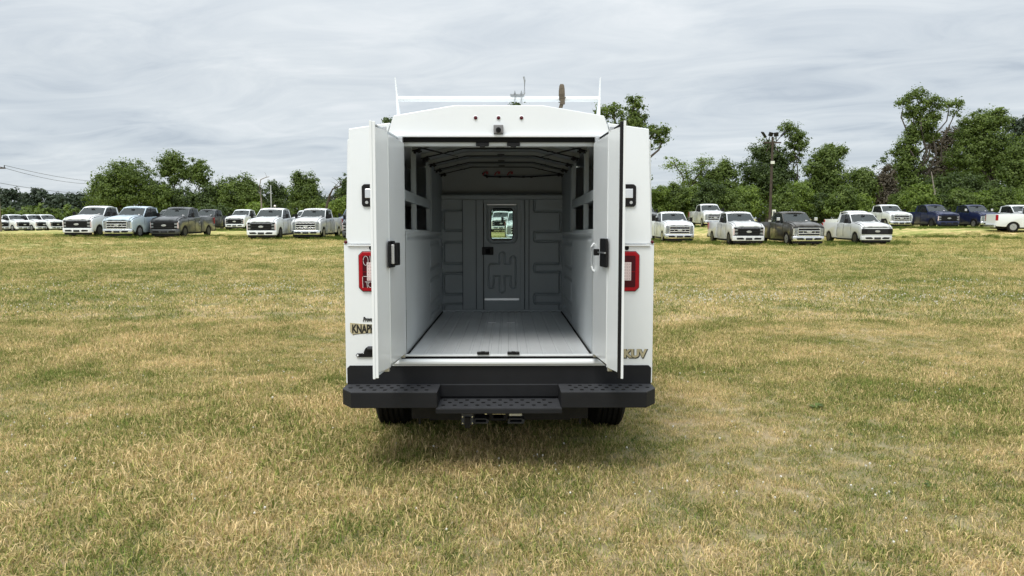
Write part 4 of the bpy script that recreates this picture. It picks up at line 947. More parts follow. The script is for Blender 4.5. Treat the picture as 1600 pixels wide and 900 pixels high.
p = at(1203, 341, 17.6); g = T(p.x, p.y)
lp = empty('flood_light_pole', (p.x, p.y, g)); tag(lp, 'tall dark wooden pole topped by four floodlights in front of the trees', 'light pole')
hp = 8.75 - g
b = MB(); b.tube([(0, 0, -.3), (0, 0, hp * .5), (0, 0, hp)], .135, 12, r1=.095); b.build('pole', DPOLE, lp, smooth=True)
b = MB(); b.box(-.75, .75, -.05, .05, hp - .55, hp - .43); b.tube([(-.55, 0, hp - 1.3), (-.1, 0, hp - .5)], .03, 6); b.tube([(.55, 0, hp - 1.3), (.1, 0, hp - .5)], .03, 6); b.build('crossarm', DPOLE, lp)
for x, zz, a in ((-.78, .55, 40), (-.30, .62, -14), (.32, .60, 12), (.82, .62, -38)):
    b = MB(); b.tube([(0, 0, -.62 + .0), (0, 0, 0)], .035, 6); b.box(-.17, .17, -.14, .10, 0, .34) if abs(a) < 20 else b.box(-.05, .05, -.2, .2, -.02, .55)
    b.xform(Matrix.Translation((x * .86, -.05, hp + zz - .55)) @ Matrix.Rotation(R(-a), 4, 'Y') @ Matrix.Rotation(R(16), 4, 'X')); b.build('floodlight', BLACKP, lp, .01)
b = MB(); b.box(-.16, .16, -.24, -.13, hp - 2.35, hp - 2.1); b.build('junction_box', PLATE, lp, .01)
b = MB(); b.box(.12, .44, -.20, -.16, 1.82 - g, 2.40 - g); sg = b.build('sign_board', PLATE, lp, .01)
b = MB(); b.box(.18, .37, -.206, -.2005, 1.92 - g, 2.26 - g); b.build('sign_print', PAINTS['grey'], sg)
b = MB(); b.box(-.19, .19, -.19, -.165, 1.3 - g, 1.5 - g); b.build('pole_tag', ALU, lp)
p = at(424.5, 341, 13.5); g = T(p.x, p.y)
b = MB(); b.tube([(p.x, p.y, g - .2), (p.x, p.y, 5.4)], .07, 10); b.disc((p.x, p.y, 5.4), .10, 'z', .05, 10); tag(b.build('pale_post', ALU, smooth=True), 'slim pale metal post standing among the trees behind white pickups', 'post')
b = MB(); b.dome((0, 0, 0), .13, .13, 12, 4); q = at(429.5, 322, 14.2); b.lathe([(.13, 0), (.11, .08), (0, .10)], 'y', (0, 0, 0), 12); b.tube([(0, .02, -.1), (0, .02, -(q.z - T(q.x, q.y)))], .025, 6); o = b.build('yard_lamp', SCRIB, smooth=True, loc=q); tag(o, 'small white round lamp on a thin stalk behind white pickup roof', 'lamp')

# ------------------------------------------------------------------ trees
def leaf_mat(name, dark, light, trans=.35):
    m = bpy.data.materials.new(name); m.use_nodes = True; nt = m.node_tree; nt.nodes.clear()
    at_ = N(nt, 'ShaderNodeAttribute'); at_.attribute_name = 'tone'
    ge = N(nt, 'ShaderNodeNewGeometry'); nz = noise(nt, ge.outputs['Position'], .35, 3)
    f = mathn(nt, 'ADD', mathn(nt, 'MULTIPLY', at_.outputs['Fac'], .8), mathn(nt, 'MULTIPLY', nz, .35), clamp=True)
    c = ramp(nt, f, [(.1, dark), (.9, light)])
    d = N(nt, 'ShaderNodeBsdfPrincipled'); setin(d, Roughness=.55); d.inputs['Specular IOR Level'].default_value = .3; L(nt, c, d.inputs['Base Color'])
    t = N(nt, 'ShaderNodeBsdfTranslucent'); L(nt, mixc(nt, 1, c, (1.1, 1.25, .6), 'MULTIPLY'), t.inputs[0])
    mx = N(nt, 'ShaderNodeMixShader'); mx.inputs[0].default_value = trans; L(nt, d.outputs[0], mx.inputs[1]); L(nt, t.outputs[0], mx.inputs[2])
    L(nt, mx.outputs[0], N(nt, 'ShaderNodeOutputMaterial').inputs[0]); return m
LEAF = {'mid': leaf_mat('leaves_mid_green', (.030, .058, .011), (.165, .225, .048)),
        'dark': leaf_mat('leaves_dark_green', (.020, .040, .011), (.105, .150, .040)),
        'bright': leaf_mat('leaves_bright_green', (.050, .092, .014), (.225, .300, .055)),
        'pine': leaf_mat('pine_needles', (.017, .031, .017), (.050, .074, .040), .15),
        'brown': leaf_mat('browning_leaves', (.040, .036, .022), (.115, .095, .060), .2)}
def leaves(rng, blobs, n, leaf, rc, kind, origin, parent, name='crown', surf=.55):
    """blobs: (x,y,z,rx,ry,rz,weight) in world; leaf clumps through each blob, leaves through each clump"""
    w = np.array([b_[6] for b_ in blobs]); w = w / w.sum(); V4 = []; tone = []; cents = []
    vols = np.array([b_[3] * b_[5] for b_ in blobs]); w = vols * np.array([b_[6] for b_ in blobs]); w /= w.sum()
    for (bx_, by_, bz_, rx, ry, rz, _), ww in zip(blobs, w):
        nb = int(n * ww); per = 34; nc = max(3, nb // per)
        d = rng.normal(size=(nc, 3)); d /= np.linalg.norm(d, axis=1)[:, None]
        rad = np.where(rng.random(nc) < surf, rng.uniform(.70, 1.20, nc), rng.uniform(.2, .8, nc))
        cc = d * rad[:, None] * np.array([rx, ry, rz]) + np.array([bx_, by_, bz_])
        rcs = rc * rng.uniform(.4, 1.3, nc); ct = rng.random(nc)
        k = rng.integers(0, nc, nb); off = rng.normal(size=(nb, 3)) * .52 * rcs[k][:, None]; off[:, 2] *= .7
        pos = cc[k] + off
        nrm = off / (np.linalg.norm(off, axis=1)[:, None] + 1e-6) + .7 * d[k] + np.array([0, 0, .55]) + rng.normal(size=(nb, 3)) * .6
        nrm /= np.linalg.norm(nrm, axis=1)[:, None]
        a = np.cross(nrm, rng.normal(size=(nb, 3))); a /= np.linalg.norm(a, axis=1)[:, None] + 1e-9; bb = np.cross(nrm, a)
        sz = leaf * rng.uniform(.6, 1.4, nb)[:, None]
        q = np.stack([pos - a * sz, pos + bb * sz * .55 , pos + a * sz, pos - bb * sz * .55], 1)
        V4.append(q.reshape(-1, 3)); tone.append(np.clip(ct[k] * .55 + rng.random(nb) * .45, 0, 1)); cents.append(cc)
    Vv = np.concatenate(V4) - np.array(origin); tn = np.concatenate(tone); nf = len(Vv) // 4
    o = np_mesh(name, Vv, np.arange(nf * 4).reshape(-1, 4), LEAF[kind], parent, [('tone', 'FACE', tn)])
    return o, np.concatenate(cents)
def tree(name, label, cat, s, base_px, blobs_px, n, kind, leaf=.15, rc=.55, trunk=.16, seed=1, group=None, bark=None, depth=.8, limbs=26, lean_px=0, surf=.55, dy=0):
    if base_px < 560 and s > 10: s, rc, leaf = s * .84, rc * 1.12, leaf * 1.08
    rng = np.random.default_rng(seed); D = F_PX / s; bl = []
    for bb in blobs_px:
        px, py, rx, ry = bb[:4]; wgt = bb[4] if len(bb) > 4 else 1; dd = bb[5] if len(bb) > 5 else 0
        c = at(px, py, s); bl.append((c.x, c.y + dd, c.z, rx / s, max(rx / s * depth, .4), ry / s, wgt))
    b0 = at(base_px, HOR, s); gz = T(b0.x, b0.y)
    o = empty(name, (b0.x, b0.y, gz)); org = Vector((b0.x, b0.y, gz))
    if kind != 'pine': n, leaf = int(n * 1.6), leaf * .78
    cr, cents = leaves(rng, bl, n, leaf, rc, kind, org, o, surf=surf)
    b = MB(); big = sorted(bl, key=lambda q: q[2])
    def bend(a, c, r0, r1, k=5, wob=.12):
        pts = []
        for i in range(k + 1):
            t = i / k; v = Vector(a).lerp(Vector(c), t); L_ = (Vector(c) - Vector(a)).length * wob * math.sin(math.pi * t)
            v += Vector((rng.normal() * L_ * .5, rng.normal() * L_ * .5, rng.normal() * L_ * .2)); pts.append(v)
        b.tube(pts, r0, 7, True, r1); return pts
    lo = big[0]; fork = Vector((b0.x + (lo[0] - b0.x) * .6, b0.y, gz + max(.5, (lo[2] - gz) * .55))) - org
    tp = bend(Vector((0, 0, -.2)), fork, trunk * 1.25, trunk, 5, .05)
    for q in bl:
        c = Vector(q[:3]) - org + Vector((0, 0, q[5] * .35)); bend(fork, c, trunk * .72, trunk * .22, 6, .10)
    idx_ = rng.choice(len(cents), min(limbs, len(cents)), replace=False)
    for i in idx_:
        c = Vector(cents[i]) - org; q = min(bl, key=lambda q: (Vector(q[:3]) - Vector(cents[i])).length); m0 = Vector(q[:3]) - org - Vector((0, 0, q[5] * .3))
        bend(m0, c, trunk * .25, trunk * .07, 3, .12)
    b.build('trunk', bark or BARK, o, smooth=True)
    tag(o, label, cat, group); return o
TG_L, TG_R = 'broadleaf trees behind the left rows', 'broadleaf trees behind the right rows'
# left clump
tree('broadleaf_tree', 'broad rounded green tree, biggest at left, touching the overhead wires', 'tree', 15.5, 200, [(172, 290, 30, 26), (205, 277, 30, 24), (228, 295, 24, 26), (185, 312, 42, 22), (155, 296, 14, 14), (190, 264, 16, 10), (250, 310, 22, 22)], 17000, 'mid', seed=2, group=TG_L)
tree('broadleaf_tree', 'tall bare stemmed tree with round crown, left of a similar pair', 'tree', 15, 288, [(270, 252, 20, 14), (262, 266, 14, 12), (283, 268, 14, 13), (272, 282, 10, 8, .6)], 4200, 'mid', seed=3, group=TG_L, trunk=.14, rc=.45)
tree('broadleaf_tree', 'tall bare stemmed tree with round crown, right of a similar pair', 'tree', 15, 303, [(308, 262, 14, 12), (316, 276, 13, 13), (300, 274, 9, 12), (318, 288, 7, 5, .5)], 3300, 'mid', seed=4, group=TG_L, trunk=.13, rc=.42)
tree('broadleaf_tree', 'dark leafy tree below the pair of tall crowns', 'tree', 15.2, 290, [(262, 308, 20, 24), (290, 316, 22, 20), (318, 314, 20, 18), (330, 300, 10, 16, .7)], 8000, 'dark', seed=5, group=TG_L)
tree('broadleaf_tree', 'dense bushy tree right of the tall pair, before the bare curved branch', 'tree', 15.0, 370, [(352, 294, 14, 14), (378, 290, 20, 14), (372, 312, 32, 22), (392, 306, 14, 18), (345, 312, 14, 20)], 10000, 'mid', seed=6, group=TG_L)
tree('broadleaf_tree', 'small thin topped tree left of the pale post', 'tree', 14, 408, [(405, 308, 14, 16), (402, 294, 9, 5, .5), (412, 320, 12, 12)], 3000, 'dark', seed=7, group=TG_L, rc=.4)
tree('broadleaf_tree', 'small tree with flat topped crown right of the pale post', 'tree', 13.6, 432, [(428, 292, 12, 8), (436, 302, 12, 9), (430, 318, 18, 14)], 4000, 'dark', seed=8, group=TG_L, rc=.45)
tree('broadleaf_tree', 'pointed green tree with two peaks behind the chrome grilled white pickup', 'tree', 14.6, 470, [(467, 284, 9, 14), (484, 288, 11, 16), (474, 305, 24, 18), (480, 322, 26, 16), (465, 274, 4, 6, .8)], 9500, 'mid', seed=9, group=TG_L)
tree('broadleaf_tree', 'sparse tree at the left side of the service body', 'tree', 15, 545, [(540, 284, 10, 10, .5), (536, 300, 12, 12), (548, 292, 14, 16), (540, 320, 20, 16)], 4000, 'dark', seed=10, group=TG_L, rc=.4)
tree('shrub', 'bright green shrub low between the white pickups at left', 'shrub', 15.6, 400, [(398, 326, 14, 9), (408, 331, 12, 8)], 2600, 'bright', seed=11, rc=.4)
tree('shrub', 'bright green shrub beside the service body, left side', 'shrub', 16, 528, [(520, 326, 18, 10), (537, 320, 12, 12), (508, 331, 10, 7)], 3600, 'bright', seed=12, rc=.4)
tree('shrub', 'low dark shrub behind the grey pickup bed at left', 'shrub', 16, 345, [(335, 330, 18, 10), (352, 334, 12, 8), (318, 333, 10, 8)], 2800, 'dark', seed=13, rc=.4)
# bare dead trees
def bare(name, label, s, base_px, paths, r, mat, seed=1, side=10):
    rng = np.random.default_rng(seed); b0 = at(base_px, HOR, s); g = T(b0.x, b0.y); b = MB(); org = Vector((b0.x, b0.y, g))
    for pth in paths:
        rr_ = pth[0]; pts = [at(px, py, s) - org + Vector((0, rng.normal() * .25, 0)) for px, py in pth[1:]]
        b.tube(pts, r * rr_, 7, True, r * rr_ * .3)
        for _ in range(side):
            i = rng.integers(0, len(pts) - 1); a = pts[i].lerp(pts[i + 1], rng.random()); d_ = Vector((rng.normal(), rng.normal() * .6, rng.random() * 1.3)).normalized() * rng.uniform(.5, 1.5)
            b.tube([a, a + d_ * .5 + Vector((0, 0, .08)), a + d_], r * rr_ * .22, 5, True, r * .04)
    o = b.build(name, mat, smooth=True, loc=org); tag(o, label, 'dead tree'); return o
bare('dead_tree', 'bare curved grey branch rising above the trees at left', 14.5, 409, [(1, (409, 342), (407, 310), (405, 292), (409, 281), (414, 277), (420, 276))], .09, DEADW, 1, 3)
bare('dead_tree', 'dark broken dead trunk leaning left of the service body', 15, 512, [(1.4, (505, 345), (512, 318), (516, 304), (522, 296), (530, 290), (531, 283)), (.6, (514, 308), (522, 312), (528, 306))], .11, BARK, 2, 5)
bare('dead_tree', 'pale forked dead branches hanging on the vine covered snag', 15.2, 1386, [(.8, (1384, 345), (1386, 320), (1384, 302), (1380, 292)), (.6, (1386, 312), (1392, 300), (1389, 284), (1390, 270)), (.45, (1386, 306), (1378, 298))], .13, DEADW, 3, 6)
bare('dead_tree', 'straight bare grey stub between the navy pickups and big tree', 15.5, 1460, [(1, (1460, 342), (1460, 300), (1459, 268))], .13, DEADW, 4, 2)
# behind the service body and right side
tree('broadleaf_tree', 'big sparse tree rising behind the service body roof at right', 'tree', 17, 985, [(955, 172, 22, 12), (992, 166, 14, 16), (992, 186, 22, 12), (1028, 206, 18, 14), (1035, 222, 12, 7, .5), (975, 200, 24, 18), (940, 176, 10, 7, .6), (1000, 218, 22, 18), (960, 225, 36, 25), (970, 270, 40, 40)], 12000, 'mid', seed=20, group=TG_R, trunk=.3, rc=.42, depth=.6)
tree('broadleaf_tree', 'tall tree mostly hidden, its tip showing left of the roof header', 'tree', 17, 640, [(640, 215, 28, 24), (606, 188, 7, 5, .8), (620, 200, 18, 12), (650, 260, 40, 36)], 7000, 'dark', seed=21, group=TG_R, trunk=.24, rc=.5)
tree('broadleaf_tree', 'tree behind the roof whose top shows under the ladder rack bar', 'tree', 17, 806, [(806, 163, 12, 5, .9), (800, 200, 40, 30), (810, 250, 50, 40)], 7000, 'dark', seed=22, group=TG_R, trunk=.25, rc=.45)
tree('broadleaf_tree', 'thin half bare tree with reddish sparse leaves near service body', 'tree', 14.5, 1075, [(1052, 255, 14, 10, .35), (1072, 268, 16, 12, .4), (1100, 252, 14, 9, .5), (1082, 284, 16, 10, .6), (1098, 268, 12, 10, .6), (1130, 252, 6, 4, .3)], 2400, 'bright', seed=23, group=TG_R, trunk=.16, rc=.55, leaf=.11, limbs=60, surf=.8)
tree('broadleaf_tree', 'feathery green tree left of the dark tree at the floodlight pole', 'tree', 14.5, 1130, [(1118, 272, 14, 12), (1135, 268, 16, 14), (1130, 292, 26, 18), (1108, 296, 16, 16), (1132, 255, 5, 6, .7)], 7500, 'mid', seed=24, group=TG_R, rc=.5)
tree('broadleaf_tree', 'dark spreading tree directly behind the floodlight pole', 'tree', 14, 1200, [(1190, 238, 18, 16), (1214, 250, 20, 20), (1180, 268, 24, 18), (1222, 276, 18, 22), (1200, 290, 38, 26), (1205, 226, 10, 8, .7)], 14500, 'dark', seed=25, group=TG_R, trunk=.24)
tree('broadleaf_tree', 'slender tall tree with airy crown right of the floodlight pole', 'tree', 14, 1243, [(1230, 198, 12, 7, .8), (1242, 210, 14, 10, .8), (1250, 226, 15, 9, .7), (1236, 226, 9, 9, .6), (1243, 245, 12, 10, .5)], 2500, 'mid', seed=26, group=TG_R, trunk=.12, rc=.42, surf=.8)
tree('broadleaf_tree', 'full bright green tree standing between floodlight pole and snag', 'tree', 15, 1290, [(1292, 242, 18, 14), (1310, 236, 10, 10), (1286, 262, 26, 18), (1300, 285, 30, 22), (1275, 300, 26, 18), (1296, 229, 6, 5, .7)], 14000, 'mid', seed=27, group=TG_R, trunk=.22)
tree('broadleaf_tree', 'low round green tree left of the vine covered snag', 'tree', 15, 1348, [(1345, 276, 16, 12), (1352, 292, 22, 18), (1338, 306, 20, 18), (1355, 268, 6, 5, .6)], 7500, 'mid', seed=28, group=TG_R)
tree('vine_covered_snag', 'brown vine covered snag with ragged top between green trees', 'tree', 15.1, 1386, [(1388, 262, 6, 6, .8), (1384, 278, 13, 14), (1385, 300, 17, 20), (1388, 322, 20, 16)], 5200, 'brown', seed=29, trunk=.2, rc=.4)
tree('broadleaf_tree', 'tallest tree at right, leaning ivy clad trunk and spreading airy crown', 'tree', 14.5, 1425, [(1430, 148, 16, 8, .7), (1413, 158, 12, 8, .7), (1450, 160, 20, 10, .8), (1428, 176, 18, 12, .9), (1484, 164, 18, 9, .6), (1494, 175, 8, 6, .4), (1460, 180, 16, 9, .7), (1446, 196, 18, 10, 1), (1426, 205, 14, 16), (1452, 212, 12, 12, .9), (1420, 232, 18, 20), (1416, 262, 24, 24), (1424, 296, 30, 26), (1405, 236, 10, 10, .6)], 15500, 'mid', seed=30, group=TG_R, trunk=.20, rc=.5, depth=.6, limbs=50)
tree('broadleaf_tree', 'hazy grey brown tree inside the mass right of the tallest tree', 'tree', 13.2, 1470, [(1470, 225, 20, 20), (1478, 250, 24, 26), (1490, 210, 14, 14, .8), (1465, 275, 24, 20)], 8500, 'brown', seed=31, group=TG_R, trunk=.22)
tree('broadleaf_tree', 'large round dark tree at right behind navy pickups', 'tree', 14.2, 1535, [(1530, 192, 26, 16), (1552, 188, 22, 16), (1508, 210, 18, 20), (1540, 222, 34, 26), (1515, 250, 34, 28), (1560, 252, 28, 28), (1560, 178, 10, 7, .7)], 20000, 'mid', seed=32, group=TG_R, trunk=.3)
tree('pine_tree', 'dark pine tops at the right frame edge beyond the round tree', 'tree', 12.5, 1592, [(1588, 196, 16, 10), (1600, 206, 20, 16), (1592, 230, 24, 20), (1606, 190, 10, 8)], 7000, 'pine', seed=33, group=TG_R, trunk=.24)
tree('broadleaf_tree', 'leafy tree at the right frame edge above the last white pickup', 'tree', 15, 1598, [(1592, 240, 18, 16), (1606, 225, 16, 16), (1585, 270, 22, 24), (1604, 290, 24, 26)], 9000, 'mid', seed=34, group=TG_R, trunk=.22)
tree('broadleaf_tree', 'dark leafy tree low in the mass behind the navy pickups', 'tree', 15.0, 1490, [(1465, 300, 26, 22), (1500, 290, 28, 20), (1530, 300, 28, 22)], 9000, 'dark', seed=35, group=TG_R)
# shrub belt behind the right rows: countable humps
rs = random.Random(7)
hump = [(1030, 312, 18, 18), (1058, 306, 20, 18), (1085, 310, 22, 18), (1110, 304, 18, 20), (1140, 316, 24, 16), (1168, 310, 18, 18), (1225, 312, 20, 18), (1252, 304, 22, 20), (1285, 318, 26, 16), (1318, 312, 20, 20), (1345, 322, 16, 14), (1412, 316, 18, 16), (1440, 308, 22, 18), (1475, 318, 20, 12), (1500, 312, 22, 15), (1535, 316, 24, 14), (1565, 310, 22, 16), (1595, 314, 22, 16)]
hl = ['beside the service body, right side', 'above the chrome grilled white pickup', 'behind the right edge of chrome grilled white pickup', 'behind the far white pickup, taller of its neighbours', 'right of the far white pickup roof', 'just left of the floodlight pole', 'just right of the floodlight pole sign', 'above the dark bronze pickup', 'right of the dark bronze pickup roof', 'left of the silver white low grilled pickup', 'right beside the snag foot, low and dark', 'behind the back row white pickup', 'between back row white and navy pickups', 'over the bed of the left navy pickup', 'over the cab of the left navy pickup', 'over the right navy pickup', 'between right navy pickup and edge white pickup', 'at the right frame edge over the last pickup']
for k, ((px, py, rx, ry), lb) in enumerate(zip(hump, hl)):
    kd = ('bright', 'mid', 'bright', 'dark', 'mid')[k % 5]
    tree('shrub', {'bright': 'bright green ', 'mid': 'green ', 'dark': 'dark green '}[kd] + 'rambling shrub ' + lb, 'shrub', 15.8 + rs.uniform(-.3, .5), px, [(px, py, rx, ry), (px + rs.uniform(-10, 10), py + 14, rx * 1.15, ry * .9), (px + rs.uniform(-8, 8), py - ry * .7, rx * .5, ry * .4, .7)], 4600, kd, seed=60 + k, group='rambling shrubs behind the right rows', rc=.42, trunk=.07, limbs=8, leaf=.13)
# undergrowth masses nobody could count
def mass(name, label, s, x0, x1, ytop, n, kind, leaf, seed, ybot=352, th=3):
    rng = np.random.default_rng(seed); bl = []
    x = x0
    while x < x1:
        w = rng.uniform(14, 24); yt = ytop(x) + rng.uniform(-4, 4); c = at(x, (yt + ybot) / 2, s); bl.append((c.x, c.y + rng.uniform(0, th), c.z, w / s, th, (ybot - yt) / 2 / s, 1)); x += w * .8
    o, _ = leaves(rng, bl, n, leaf, .6, kind, (0, 0, 0), None, name, .45); tag(o, label, 'undergrowth', kind='stuff')
mass('undergrowth', 'dark tangled undergrowth filling the gaps behind the right shrubs', 13.2, 1000, 1820, lambda x: 288 if x < 1390 else 248, 52000, 'dark', .17, 91)
mass('undergrowth', 'dark tangled undergrowth behind the left parked rows', 11.6, 240, 1010, lambda x: 311 if x < 600 else 300, 36000, 'dark', .17, 92)
# far pine belt, tree by tree
rs = random.Random(11); pp = []
xs2 = [-6, 8, 20, 31, 42, 55, 66, 78, 90, 101, 112, 123, 134, 146, 160, 176, 195, 232, 248, 262, 340, 356, 412, 424, 440, 452, 500, 512, 526, 538]
lab = 'small dark pine in the distant tree line'
for k, px in enumerate(xs2):
    s = 5.2 + rs.uniform(-.3, .3); ty = (292 if px < 30 else 299 if px < 110 else 303) + rs.uniform(-5, 5) if px < 400 else 303 + rs.uniform(-4, 3)
    bl = [(px, ty + 7, 7.5, 6), (px + rs.uniform(-4, 4), ty + 15, 8, 7), (px + rs.uniform(-5, 5), ty + 24, 8, 8), (px, ty + 34, 8, 9)]
    tree('pine_tree', lab, 'tree', s, px, bl, 1500, 'pine', leaf=.42, rc=1.0, trunk=.28, seed=200 + k, group='pines of the distant tree line', limbs=4)
mass('distant_wood', 'dim distant wood below the pine tops at left', 5.6, -260, 560, lambda x: 318, 17000, 'pine', .55, 93, 350, 8)
mass('hedgerow', 'mid green hedgerow under the distant pines behind the chassis trucks', 7.2, -20, 175, lambda x: 322, 9000, 'mid', .36, 94, 350, 5)

# ------------------------------------------------------------------ grass: real blades in clumps, instanced on points
def clump(name, seed, nb, rad, h0, h1, w, mat, loc, lay=.9):
    rng = np.random.default_rng(seed); rr_ = rad * np.sqrt(rng.random(nb)); aa = rng.random(nb) * 2 * np.pi
    base = np.stack([rr_ * np.cos(aa), rr_ * np.sin(aa), np.zeros(nb)], 1); h = rng.uniform(h0, h1, nb) * rng.choice([.6, 1, 1, 1.3], nb)
    dr = rng.random(nb) * 2 * np.pi; ln = rng.uniform(.15, lay, nb); d = np.stack([np.cos(dr), np.sin(dr), np.zeros(nb)], 1); sd = np.stack([-np.sin(dr), np.cos(dr), np.zeros(nb)], 1)
    # face blades in random yaw
    ya = rng.random(nb) * np.pi; sd = np.stack([np.cos(ya), np.sin(ya), np.zeros(nb)], 1)
    up_ = np.array([0, 0, 1.]); ww = w * rng.uniform(.6, 1.3, nb)[:, None]
    mid = base + d * (ln * h * .35)[:, None] + up_ * (h * .6)[:, None]; tip = base + d * (ln * h)[:, None] + up_ * (h * (1 - .42 * ln))[:, None]
    V_ = np.stack([base - sd * ww * .5, base + sd * ww * .5, mid + sd * ww * .42, mid - sd * ww * .42, tip], 1).reshape(-1, 3)
    i = np.arange(nb)[:, None] * 5
    F3 = np.concatenate([i + np.array([[0, 1, 2]]), i + np.array([[0, 2, 3]]), i + np.array([[3, 2, 4]])])
    o = np_mesh(name, V_, F3, mat, attrs=[('rnd', 'POINT', np.repeat(rng.random(nb), 5))]); o.location = loc
    return o
def scatter(name, label, cat, pts, scl, yaw, sources, tilt=.1, seed=0):
    rng = np.random.default_rng(seed); n = len(pts); me = bpy.data.meshes.new(name); me.vertices.add(n); me.vertices.foreach_set('co', np.asarray(pts, np.float32).ravel())
    a = me.attributes.new('scl', 'FLOAT', 'POINT'); a.data.foreach_set('value', np.asarray(scl, np.float32))
    rot = np.stack([rng.normal(0, tilt, n), rng.normal(0, tilt, n), yaw], 1).astype(np.float32)
    a = me.attributes.new('rot', 'FLOAT_VECTOR', 'POINT'); a.data.foreach_set('vector', rot.ravel())
    a = me.attributes.new('var', 'INT', 'POINT'); a.data.foreach_set('value', rng.integers(0, len(sources), n).astype(np.int32))
    o = bpy.data.objects.new(name, me); COL.objects.link(o)
    g = bpy.data.node_groups.new(name, 'GeometryNodeTree'); g.interface.new_socket('Geometry', in_out='INPUT', socket_type='NodeSocketGeometry'); g.interface.new_socket('Geometry', in_out='OUTPUT', socket_type='NodeSocketGeometry')
    gi = N(g, 'NodeGroupInput'); go = N(g, 'NodeGroupOutput'); ip = N(g, 'GeometryNodeInstanceOnPoints'); L(g, gi.outputs[0], ip.inputs['Points'])
    jn = N(g, 'GeometryNodeJoinGeometry')
    for so_ in reversed(sources):
        oi = N(g, 'GeometryNodeObjectInfo'); oi.inputs['Object'].default_value = so_; oi.transform_space = 'ORIGINAL'
        gti = N(g, 'GeometryNodeGeometryToInstance'); L(g, oi.outputs['Geometry'], gti.inputs[0]); L(g, gti.outputs[0], jn.inputs[0])
    L(g, jn.outputs[0], ip.inputs['Instance']); ip.inputs['Pick Instance'].default_value = True
    def attr(nm, dt):
        q = N(g, 'GeometryNodeInputNamedAttribute', data_type=dt); q.inputs['Name'].default_value = nm; return q.outputs['Attribute']
    L(g, attr('var', 'INT'), ip.inputs['Instance Index']); L(g, attr('scl', 'FLOAT'), ip.inputs['Scale'])
    e2 = N(g, 'FunctionNodeEulerToRotation'); L(g, attr('rot', 'FLOAT_VECTOR'), e2.inputs[0]); L(g, e2.outputs[0], ip.inputs['Rotation'])
    L(g, ip.outputs[0], go.inputs[0]); md = o.modifiers.new('scatter', 'NODES'); md.node_group = g
    tag(o, label, cat, kind='stuff'); return o
def in_view(x, y, mx=1.45): return np.abs(x) < (y * .72 * mx + 1.5)
def ring_pts(y0, y1, spacing, seed, mx=1.45, xmax=80):
    rng = np.random.default_rng(seed); hw = min(xmax, y1 * .72 * mx + 1.5); nx_ = int(2 * hw / spacing); ny_ = max(1, int((y1 - y0) / spacing))
    X, Y = np.meshgrid(np.linspace(-hw, hw, nx_), np.linspace(y0, y1, ny_, endpoint=False)); X = X + rng.uniform(-.5, .5, X.shape) * spacing; Y = Y + rng.uniform(-.5, .5, Y.shape) * spacing
    X, Y = X.ravel(), Y.ravel(); k = in_view(X, Y, mx); return X[k], Y[k]
near = []; 
for k in range(4):
    o = clump('grass_clump', 10 + k, (230, 170, 200, 120)[k], (.17, .15, .19, .10)[k], .022, (.045, .062, .052, .080)[k], .0046, BLADE, (-9.5 + k * 1.3, 1.2, T(-9.5 + k * 1.3, 1.2)), 1.5); tag(o, 'short dry grass clump beyond the left side of the view', 'grass', 'short dry grass clumps', 'stuff'); near.append(o)
farc = []
for k in range(3):
    o = clump('grass_clump', 30 + k, 160, .36, .03, .065, .0085, BLADE, (8.5 + k * 1.3, 1.2, T(8.5 + k * 1.3, 1.2)), 1.4); tag(o, 'coarse dry grass clump beyond the right side of the view', 'grass', 'coarse dry grass clumps', 'stuff'); farc.append(o)
tallc = []
for k in range(3):
    o = clump('long_grass_clump', 50 + k, 90, .22, .18, .42, .010, TALLB, (13 + k * 1.3, 1.2, T(13 + k * 1.3, 1.2)), .6); tag(o, 'long green grass clump beyond the right side of the view', 'grass', 'long green grass clumps', 'stuff'); tallc.append(o)
X, Y = ring_pts(1.6, 11.5, .112, 1); rng = np.random.default_rng(5)
def density(X, Y):   # thin, worn places in the sward
    return .5 + .5 * np.sin(X * 1.7 + 1.3 * np.sin(Y * 1.1) + .8) * np.sin(Y * 2.1 + 1.5 * np.sin(X * .8)) 
keep = rng.random(len(X)) > np.clip((density(X, Y) - .86) * 2, 0, .12)
X, Y = X[keep], Y[keep]
# nothing grows through the tyres
vx, vy = VP.x, VP.y
scatter('near_grass', 'short dry mown grass in the foreground, straw and green mixed', 'grass', np.stack([X, Y, terr(X, Y) - .004], 1), rng.uniform(.65, 1.25, len(X)) * (1 + .35 * np.sin(X * .9) * np.sin(Y * .7 + 1)), rng.uniform(0, 6.28, len(X)), near, seed=1)
X, Y = ring_pts(11.5, 26, .27, 2); 
scatter('middle_grass', 'short patchy grass across the middle of the field', 'grass', np.stack([X, Y, terr(X, Y) - .004], 1), rng.uniform(.65, 1.2, len(X)), rng.uniform(0, 6.28, len(X)), farc, seed=2)
X, Y = ring_pts(26, 58, .50, 3)
scatter('distant_grass', 'short grass out to the parked rows', 'grass', np.stack([X, Y, terr(X, Y) - .004], 1), rng.uniform(.9, 1.6, len(X)), rng.uniform(0, 6.28, len(X)), farc, seed=3)
